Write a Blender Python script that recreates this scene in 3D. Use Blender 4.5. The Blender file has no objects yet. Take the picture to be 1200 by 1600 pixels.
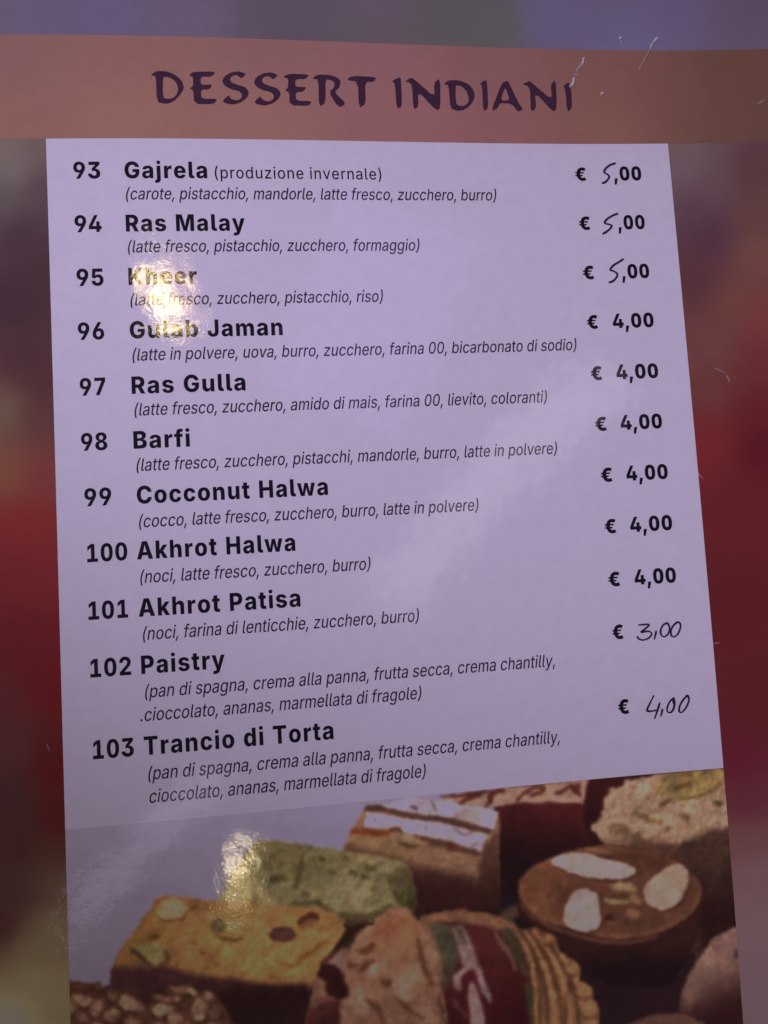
import bpy, math
import numpy as np
from mathutils import Matrix, Vector
from mathutils.geometry import delaunay_2d_cdt

S = bpy.context.scene
COL = S.collection
MM = 0.001

# ------------------------------------------------------------------ camera
# Page frame: u to the right, v down the page, in millimetres; world X = u - 80, Y = 110 - v, Z = height of the bent sheet.
FOCAL = 1155.0
POSE = [-0.07054096322501908, -0.1246933432048967, -0.053547458885495926,
        3.2837949651637555, 14.524574460373115, 182.01841896183353]
BEND = [0.4300743252918224, -0.16173528073139332, -0.3052710452411296, 2.680191997856181,
        0.3506271857424657, -0.6314032362635404, -0.17750528681864916]


def rodrigues(r):
    r = np.array(r)
    th = np.linalg.norm(r)
    k = r / th
    K = np.array([[0, -k[2], k[1]], [k[2], 0, -k[0]], [-k[1], k[0], 0]])
    return np.eye(3) + math.sin(th) * K + (1 - math.cos(th)) * K @ K


ROT = rodrigues(POSE[:3])
TRA = np.array(POSE[3:6])
FL = np.diag([1.0, -1.0, -1.0])
Rb = FL @ ROT @ FL
tb = FL @ TRA
M = np.eye(4)
M[:3, :3] = Rb.T
M[:3, 3] = -(Rb.T @ tb) * MM
CAM_POS = M[:3, 3].copy()
cam = bpy.data.cameras.new('camera')
cam.sensor_width = 36.0
cam.lens = 36.0 * FOCAL / 1600.0
cam.clip_start = 0.005
cam.clip_end = 50.0
cam_ob = bpy.data.objects.new('camera', cam)
COL.objects.link(cam_ob)
cam_ob.matrix_world = Matrix(M.tolist())
S.camera = cam_ob

# ------------------------------------------------------------------ colour management
S.view_settings.view_transform = 'Standard'
S.view_settings.look = 'None'
S.view_settings.exposure = 0.0
S.view_settings.gamma = 1.0
S.view_settings.use_curve_mapping = False

# ------------------------------------------------------------------ the dim violet room and its lamps
world = bpy.data.worlds.new('World')
S.world = world
world.use_nodes = True
wn = world.node_tree.nodes
wl = world.node_tree.links
bg = wn['Background']
tc = wn.new('ShaderNodeTexCoord')
nz = wn.new('ShaderNodeTexNoise')
nz.inputs['Scale'].default_value = 1.6
nz.inputs['Detail'].default_value = 1.0
rp = wn.new('ShaderNodeValToRGB')
rp.color_ramp.elements[0].position = 0.35
rp.color_ramp.elements[0].color = (0.05, 0.036, 0.06, 1)
rp.color_ramp.elements[1].position = 0.68
rp.color_ramp.elements[1].color = (0.36, 0.25, 0.40, 1)
wl.new(tc.outputs['Generated'], nz.inputs['Vector'])
wl.new(nz.outputs['Fac'], rp.inputs['Fac'])
wl.new(rp.outputs['Color'], bg.inputs['Color'])
bg.inputs['Strength'].default_value = 0.22


def page_point(u, v):
    a = (np.asarray(u, float) - 80) / 100
    b = (np.asarray(v, float) - 110) / 100
    c = BEND
    z = c[0]*a*a + c[1]*a*b + c[2]*b*b + c[3]*a**3 + c[4]*a*a*b + c[5]*a*b*b + c[6]*b**3
    return np.stack([a * 100, -b * 100, z], -1)


def page_normal(u, v):
    du = page_point(u + 0.1, v) - page_point(u - 0.1, v)
    dv = page_point(u, v + 0.1) - page_point(u, v - 0.1)
    n = np.cross(du, -dv)
    return n / np.linalg.norm(n, axis=-1, keepdims=True)


def to_px(u, v):
    P = page_point(u, v) * np.array([1, -1, -1])
    Q = P @ ROT.T + TRA
    return 600 + FOCAL * Q[..., 0] / Q[..., 2], 800 + FOCAL * Q[..., 1] / Q[..., 2]


def to_uv(x, y):
    """where on the bent page a point of the photograph lies"""
    x = np.asarray(x, float)
    y = np.asarray(y, float)
    u = (x - 80) * 0.158
    v = (y - 220) * 0.158
    for _ in range(12):
        px, py = to_px(u, v)
        ax, ay = to_px(u + .01, v)
        bx, by = to_px(u, v + .01)
        a, b, c, d = (ax - px) / .01, (bx - px) / .01, (ay - py) / .01, (by - py) / .01
        det = a * d - b * c
        ex, ey = x - px, y - py
        u = u + (d * ex - b * ey) / det
        v = v + (a * ey - c * ex) / det
    return u, v


def area_lamp(name, loc, target, size, size_y, energy, color):
    l = bpy.data.lights.new(name, 'AREA')
    l.shape = 'RECTANGLE'
    l.size = size
    l.size_y = size_y
    l.energy = energy
    l.color = color
    o = bpy.data.objects.new(name, l)
    COL.objects.link(o)
    o.location = loc
    o.rotation_euler = (Vector(target) - Vector(loc)).to_track_quat('-Z', 'Y').to_euler()
    return o


def reflect_spot(px, py, dist):
    """place a lamp so that the laminate mirrors it at this spot of the page"""
    u, v = to_uv(px, py)
    P = page_point(u, v) * MM
    n = page_normal(u, v)
    d = P - CAM_POS
    d = d / np.linalg.norm(d)
    r = d - 2 * np.dot(d, n) * n
    return P + r * dist, P


# violet room light, its cone narrowed to dim the lower page, falls from the left, weaker rosy light comes from the right
beam = bpy.data.lights.new('room_lamp', 'SPOT')
beam.energy = 33.0
beam.color = (0.775, 0.652, 1.12)
beam.spot_size = math.radians(20.6)
beam.spot_blend = 1.0
beam.shadow_soft_size = 0.06
beam_ob = bpy.data.objects.new('room_lamp', beam)
COL.objects.link(beam_ob)
beam_ob.location = (-0.75, 0.35, 0.50)
beam_ob.rotation_euler = (Vector((0.044, 0.046, 0)) - beam_ob.location).to_track_quat('-Z', 'Y').to_euler()
area_lamp('room_lamp', (0.80, 0.15, 0.62), (0.03, 0.0, 0), 0.35, 0.35, 0.6, (1.0, 0.70, 0.78))
# the warm pendant lamps that the plastic film mirrors: a glowing shade and a whiter bulb in it; the last is an added glint lamp
LAMPS = [((268, 462), 1.2, 0.078, 0.100, 0.25, (1.0, 0.60, 0.32)),
         ((262, 464), 1.15, 0.034, 0.080, 0.30, (1.0, 0.88, 0.36)),
         ((372, 1350), 1.2, 0.036, 0.030, 0.13, (1.0, 0.84, 0.50)),
         ((380, 1402), 1.2, 0.055, 0.060, 0.05, (1.0, 0.80, 0.38)),
         ((985, -330), 1.2, 0.030, 0.030, 0.60, (1.0, 0.90, 0.82))]  # added unseen lamp, placed to make the film creases glint
for (px, py), dist, sx, sy, en, colr in LAMPS:
    loc, tgt = reflect_spot(px, py, dist)
    area_lamp('pendant_and_glint_lamp', tuple(loc), tuple(tgt), sx, sy, en, colr)


# added strip lamps, mirrored as pale slanting streaks and a violet tint
for (ax, ay), (bx, by), width, radiance, colr in [((100, 1435), (345, 1200), 0.070, 1.3, (0.86, 0.74, 1.0)),
                                                  ((585, 935), (960, 590), 0.12, 1.5, (0.95, 0.86, 1.0)),
                                                  ((520, 640), (640, 330), 0.30, 1.1, (0.36, 0.28, 1.0))]:
    A, tA = reflect_spot(ax, ay, 1.5)
    B, tB = reflect_spot(bx, by, 1.5)
    ln = float(np.linalg.norm(B - A))
    o = area_lamp('streak_lamp', tuple((A + B) / 2), tuple((tA + tB) / 2), ln, width, radiance * math.pi * ln * width, colr)
    zc = (Vector((A + B) / 2) - Vector((tA + tB) / 2)).normalized()
    xc = Vector(B - A).normalized()
    yc = zc.cross(xc).normalized()
    xc = yc.cross(zc)
    o.rotation_euler = Matrix((xc, yc, zc)).transposed().to_euler()


# ------------------------------------------------------------------ helpers
def srgb(c):
    c = np.asarray(c, float) / 255.0
    return np.where(c <= 0.04045, c / 12.92, ((c + 0.055) / 1.055) ** 2.4)


ILL_Y = [0, 240, 640, 900, 1130, 1240, 1420, 1600]
ILL_C = srgb([[155, 141, 166], [164, 150, 176], [172, 158, 183], [166, 152, 179], [152, 138, 162], [138, 123, 148], [126, 111, 128], [114, 98, 108]]) / 0.82 * np.array([1.04, 1.10, 1.20])


def albedo(rgb, y):
    """ink colour of a printed patch whose photographed colour is rgb, given the light at that height of the page"""
    y = np.asarray(y, float)
    ill = np.stack([np.interp(y, ILL_Y, ILL_C[:, k]) for k in range(3)], -1)
    return np.clip(srgb(rgb) / ill, 0.004, 0.85)


def tag(o, label=None, cat=None, group=None, kind=None):
    for k, val in (('label', label), ('category', cat), ('group', group), ('kind', kind)):
        if val:
            o[k] = val
    return o


def empty(name, loc=(0, 0, 0)):
    o = bpy.data.objects.new(name, None)
    o.empty_display_size = 0.02
    COL.objects.link(o)
    o.location = loc
    return o


def link_mesh(name, verts, faces, mat, parent=None, smooth=False):
    me = bpy.data.meshes.new(name)
    if isinstance(faces, np.ndarray):
        n, k = faces.shape
        me.vertices.add(len(verts))
        me.vertices.foreach_set('co', np.ascontiguousarray(verts, dtype=np.float32).ravel())
        me.loops.add(n * k)
        me.loops.foreach_set('vertex_index', np.ascontiguousarray(faces, dtype=np.int32).ravel())
        me.polygons.add(n)
        me.polygons.foreach_set('loop_start', np.arange(0, n * k, k, dtype=np.int32))
        me.update(calc_edges=True)
    else:
        me.from_pydata([tuple(v) for v in verts], [], faces)
        me.update()
    if smooth:
        me.polygons.foreach_set('use_smooth', np.ones(len(me.polygons), dtype=bool))
    me.materials.append(mat)
    o = bpy.data.objects.new(name, me)
    COL.objects.link(o)
    if parent is not None:
        o.parent = parent
    return o


def set_colors(o, rgb):
    a = o.data.color_attributes.new('print', 'FLOAT_COLOR', 'POINT')
    c = np.ones((len(rgb), 4), dtype=np.float32)
    c[:, :3] = rgb
    a.data.foreach_set('color', c.ravel())


def lift(u, v, h):
    """points h millimetres above the bent page, in metres"""
    return (page_point(u, v) + page_normal(u, v) * np.asarray(h)[..., None]) * MM


def grid_patch(name, u0, u1, v0, v1, nu, nv, h, mat, parent):
    uu, vv = np.meshgrid(np.linspace(u0, u1, nu), np.linspace(v0, v1, nv))
    uu, vv = uu.ravel(), vv.ravel()
    P = lift(uu, vv, np.full(uu.shape, h))
    i = np.arange(nu * nv).reshape(nv, nu)
    F = np.stack([i[:-1, :-1], i[1:, :-1], i[1:, 1:], i[:-1, 1:]], -1).reshape(-1, 4)
    return link_mesh(name, P, F, mat, parent, smooth=True), uu, vv


# ------------------------------------------------------------------ materials
def laminate_group():
    g = bpy.data.node_groups.new('laminate film', 'ShaderNodeTree')
    g.interface.new_socket('Normal', in_out='OUTPUT', socket_type='NodeSocketVector')
    g.interface.new_socket('Roughness', in_out='OUTPUT', socket_type='NodeSocketFloat')
    n, l = g.nodes, g.links
    out = n.new('NodeGroupOutput')
    geo = n.new('ShaderNodeNewGeometry')

    def noise(scale, detail, rough=0.5, stretch=None, rot=0.0):
        x = n.new('ShaderNodeTexNoise')
        x.inputs['Scale'].default_value = scale
        x.inputs['Detail'].default_value = detail
        x.inputs['Roughness'].default_value = rough
        src = geo.outputs['Position']
        if stretch:
            mp = n.new('ShaderNodeMapping')
            mp.inputs['Rotation'].default_value = (0, 0, rot)
            mp.inputs['Scale'].default_value = stretch
            l.new(src, mp.inputs['Vector'])
            src = mp.outputs['Vector']
        l.new(src, x.inputs['Vector'])
        return x.outputs['Fac']

    def math_(op, a, b):
        m = n.new('ShaderNodeMath')
        m.operation = op
        for k, val in enumerate((a, b)):
            if isinstance(val, (int, float)):
                m.inputs[k].default_value = val
            else:
                l.new(val, m.inputs[k])
        return m.outputs[0]

    broad = math_('MULTIPLY', noise(9, 1.0), 0.0006)                                  # slow waves of the film
    folds = math_('MULTIPLY', noise(16, 1.5, 0.45, (1.0, 0.22, 1.0), math.radians(-52)), 0.0007)   # slanting ripples
    dimple = math_('MULTIPLY', noise(150, 1.5), 0.000075)                               # dimples, some millimetres wide
    grain = math_('MULTIPLY', noise(1500, 2.0, 0.65), 0.0000115)                         # fine texture of the plastic
    hsum = math_('ADD', math_('ADD', broad, folds), math_('ADD', dimple, grain))
    b = n.new('ShaderNodeBump')
    b.inputs['Strength'].default_value = 1.0
    b.inputs['Distance'].default_value = 1.0
    l.new(hsum, b.inputs['Height'])
    l.new(b.outputs['Normal'], out.inputs['Normal'])
    r = math_('ADD', math_('MULTIPLY', noise(60, 3.0), 0.08), 0.02)
    l.new(r, out.inputs['Roughness'])
    return g


LAM = laminate_group()


def print_mat(name, color=None, mottle=0.05, attr=False, rough=0.6, mscale=420, coat=1.0):
    """ink on paper under the clear film"""
    m = bpy.data.materials.new(name)
    m.use_nodes = True
    n, l = m.node_tree.nodes, m.node_tree.links
    p = n['Principled BSDF']
    if attr:
        a = n.new('ShaderNodeAttribute')
        a.attribute_name = 'print'
        base = a.outputs['Color']
    else:
        c = n.new('ShaderNodeRGB')
        c.outputs[0].default_value = (*color, 1)
        base = c.outputs[0]
    geo = n.new('ShaderNodeNewGeometry')
    x = n.new('ShaderNodeTexNoise')
    x.inputs['Scale'].default_value = mscale
    x.inputs['Detail'].default_value = 4.0
    x.inputs['Roughness'].default_value = 0.65
    l.new(geo.outputs['Position'], x.inputs['Vector'])
    mr = n.new('ShaderNodeMapRange')
    mr.inputs['From Min'].default_value = 0.3
    mr.inputs['From Max'].default_value = 0.7
    mr.inputs['To Min'].default_value = 1 - mottle
    mr.inputs['To Max'].default_value = 1 + mottle
    l.new(x.outputs['Fac'], mr.inputs['Value'])
    mx = n.new('ShaderNodeVectorMath')
    mx.operation = 'SCALE'
    l.new(base, mx.inputs[0])
    l.new(mr.outputs[0], mx.inputs['Scale'])
    l.new(mx.outputs[0], p.inputs['Base Color'])
    p.inputs['Roughness'].default_value = rough
    p.inputs['Specular IOR Level'].default_value = 0.1
    g = n.new('ShaderNodeGroup')
    g.node_tree = LAM
    p.inputs['Coat Weight'].default_value = coat
    p.inputs['Coat IOR'].default_value = 1.5
    l.new(g.outputs['Normal'], p.inputs['Coat Normal'])
    l.new(g.outputs['Roughness'], p.inputs['Coat Roughness'])
    return m


MAT = {
    'sheet': print_mat('blurred_print', attr=True, mottle=0.035, mscale=300),
    'band': print_mat('band_print', attr=True, mottle=0.035, mscale=300),
    'panel': print_mat('white_paper', (0.80, 0.80, 0.80), mottle=0.03, mscale=260),
    'photo': print_mat('photo_print', attr=True, mottle=0.03, mscale=500),
    'title': print_mat('title_ink', tuple(albedo((50, 28, 50), 150)), mottle=0.10),
    'bold': print_mat('black_ink', (0.012, 0.009, 0.016), mottle=0.2),
    'thin': print_mat('thin_black_ink', (0.032, 0.024, 0.050), mottle=0.2),
    'pen': print_mat('pen_ink', (0.034, 0.022, 0.058), mottle=0.3, mscale=1200),
}


def plain_mat(name, color, rough, **kw):
    m = bpy.data.materials.new(name)
    m.use_nodes = True
    n, l = m.node_tree.nodes, m.node_tree.links
    p = n['Principled BSDF']
    x = n.new('ShaderNodeTexNoise')
    x.inputs['Scale'].default_value = kw.get('scale', 30)
    x.inputs['Detail'].default_value = 5
    r = n.new('ShaderNodeValToRGB')
    r.color_ramp.elements[0].color = (*[c * 0.6 for c in color], 1)
    r.color_ramp.elements[1].color = (*[c * 1.35 for c in color], 1)
    l.new(x.outputs['Fac'], r.inputs['Fac'])
    l.new(r.outputs['Color'], p.inputs['Base Color'])
    p.inputs['Roughness'].default_value = rough
    p.inputs['IOR'].default_value = kw.get('ior', 1.5)
    return m


# ------------------------------------------------------------------ table under the page
tm = plain_mat('dark_table_wood', (0.05, 0.028, 0.018), 0.4)
tz = -0.0095
tv = [(x * 0.45, y * 0.45, z) for z in (tz, tz - 0.03) for x, y in ((-1, -1), (1, -1), (1, 1), (-1, 1))]
tag(link_mesh('table_top', tv, [(0, 1, 2, 3), (7, 6, 5, 4), (0, 4, 5, 1), (1, 5, 6, 2), (2, 6, 7, 3), (3, 7, 4, 0)], tm),
    kind='structure')

# ------------------------------------------------------------------ menu page: sheet, band, white panel
page = empty('menu_page', (0, 0, 0))
tag(page, 'laminated dessert menu page with orange title band, white price list and printed photo of sweets', 'menu')

# photographed colours of the out-of-focus picture printed behind everything: x, y, r, g, b
SHEET_PTS = [
    (0, 15, 96, 85, 113), (150, 15, 93, 83, 119), (300, 15, 96, 83, 110), (450, 15, 85, 75, 94), (600, 10, 92, 80, 100),
    (700, 40, 84, 80, 86), (760, 45, 86, 84, 90), (870, 25, 97, 87, 126), (1050, 25, 99, 86, 126), (1200, 15, 95, 80, 106),
    (1000, 65, 100, 92, 132), (100, 50, 92, 82, 112), (450, 55, 84, 74, 90), (600, 60, 88, 78, 88), (1200, 60, 96, 82, 112),
    (0, 228, 110, 94, 92), (25, 265, 108, 100, 101), (65, 232, 100, 82, 84), (60, 290, 75, 56, 65), (10, 320, 86, 74, 80),
    (30, 360, 62, 43, 53), (70, 420, 66, 42, 50), (20, 470, 60, 38, 48), (40, 560, 70, 42, 46), (75, 600, 74, 42, 46),
    (8, 645, 106, 86, 72), (60, 650, 86, 52, 52), (8, 735, 120, 74, 58), (70, 740, 112, 52, 50), (40, 820, 121, 36, 39),
    (45, 900, 108, 34, 38), (50, 1000, 94, 26, 31), (10, 1100, 86, 35, 38), (80, 1080, 92, 18, 22), (10, 1160, 75, 41, 39),
    (90, 1200, 77, 14, 17), (20, 1250, 60, 35, 38), (92, 1285, 70, 15, 15), (30, 1320, 58, 32, 32), (92, 1330, 66, 40, 34),
    (92, 1380, 82, 62, 52), (30, 1400, 62, 38, 40), (8, 1450, 55, 25, 28), (75, 1450, 102, 86, 68), (40, 1480, 104, 87, 68),
    (50, 1530, 116, 100, 76), (15, 1590, 138, 124, 104), (95, 1590, 108, 90, 70), (20, 1680, 134, 120, 100),
    (1060, 228, 104, 86, 90), (1072, 262, 105, 88, 98), (1110, 285, 95, 73, 86), (1180, 270, 86, 56, 63), (1085, 330, 85, 60, 76),
    (1110, 370, 75, 46, 66), (1190, 330, 94, 64, 62), (1090, 440, 82, 48, 58), (1180, 400, 110, 70, 66), (1150, 470, 108, 66, 62),
    (1195, 500, 116, 55, 56), (1115, 540, 104, 65, 66), (1185, 560, 105, 45, 50), (1110, 610, 101, 55, 55), (1185, 640, 95, 31, 38),
    (1105, 690, 112, 37, 41), (1192, 700, 84, 21, 31), (1150, 800, 95, 29, 36), (1150, 950, 86, 26, 33), (1180, 1100, 80, 29, 33),
    (1150, 1180, 80, 24, 38), (1165, 1255, 80, 32, 45), (1165, 1310, 90, 58, 60), (1180, 1370, 97, 70, 76), (1180, 1450, 98, 75, 80),
    (1180, 1560, 95, 72, 77), (1180, 1680, 94, 72, 78)]
SP = np.array(SHEET_PTS, float)


def blend(points, x, y, sx=1.0, sy=1.0, p=1.6, eps=900.0):
    """smooth scattered-colour blend for out-of-focus print"""
    num = np.zeros((len(x), 3))
    den = np.zeros(len(x))
    for q in points:
        d2 = ((x - q[0]) / sx) ** 2 + ((y - q[1]) / sy) ** 2
        w = 1.0 / (d2 + eps) ** p
        num += w[:, None] * q[2:5]
        den += w
    return num / den[:, None]


U0, U1, V0, V1 = -30.0, 200.0, -62.0, 272.0
sheet, uu, vv = grid_patch('page_sheet', U0, U1, V0, V1, 160, 230, 0.0, MAT['sheet'], page)
px, py = to_px(uu, vv)
set_colors(sheet, albedo(blend(SP, np.clip(px, -60, 1260), np.clip(py, -30, 1720)), py))
sol = sheet.modifiers.new('thickness', 'SOLIDIFY')
sol.thickness = 0.0005
sol.offset = -1.0

BAND_PTS = np.array([(0, 80, 118, 82, 84), (0, 200, 124, 85, 80), (200, 80, 121, 83, 85), (200, 190, 128, 90, 84), (420, 70, 118, 82, 85),
                     (420, 200, 128, 88, 86), (600, 90, 122, 82, 90), (650, 200, 126, 84, 90), (780, 90, 116, 78, 84), (800, 200, 122, 80, 84),
                     (950, 100, 112, 74, 74), (950, 200, 118, 80, 76), (1060, 140, 106, 70, 68), (1140, 110, 94, 64, 58), (1150, 180, 96, 66, 60),
                     (1200, 200, 92, 62, 62), (1200, 90, 96, 64, 60)], float)
band, uu, vv = grid_patch('title_band', U0, U1, -26.45, -0.02, 160, 16, 0.03, MAT['band'], page)
px, py = to_px(uu, vv)
set_colors(band, albedo(blend(BAND_PTS, np.clip(px, -60, 1260), py, eps=2500.0) * np.array([1.035, 1.05, 1.06]), py))

PHOTO_V = 164.47
PHOTO_END = 238.0
panel, _, _ = grid_patch('price_list_panel', 0, 160, 0, PHOTO_V, 90, 90, 0.03, MAT['panel'], page)
tag(panel, 'white price list panel with eleven numbered desserts')


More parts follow.
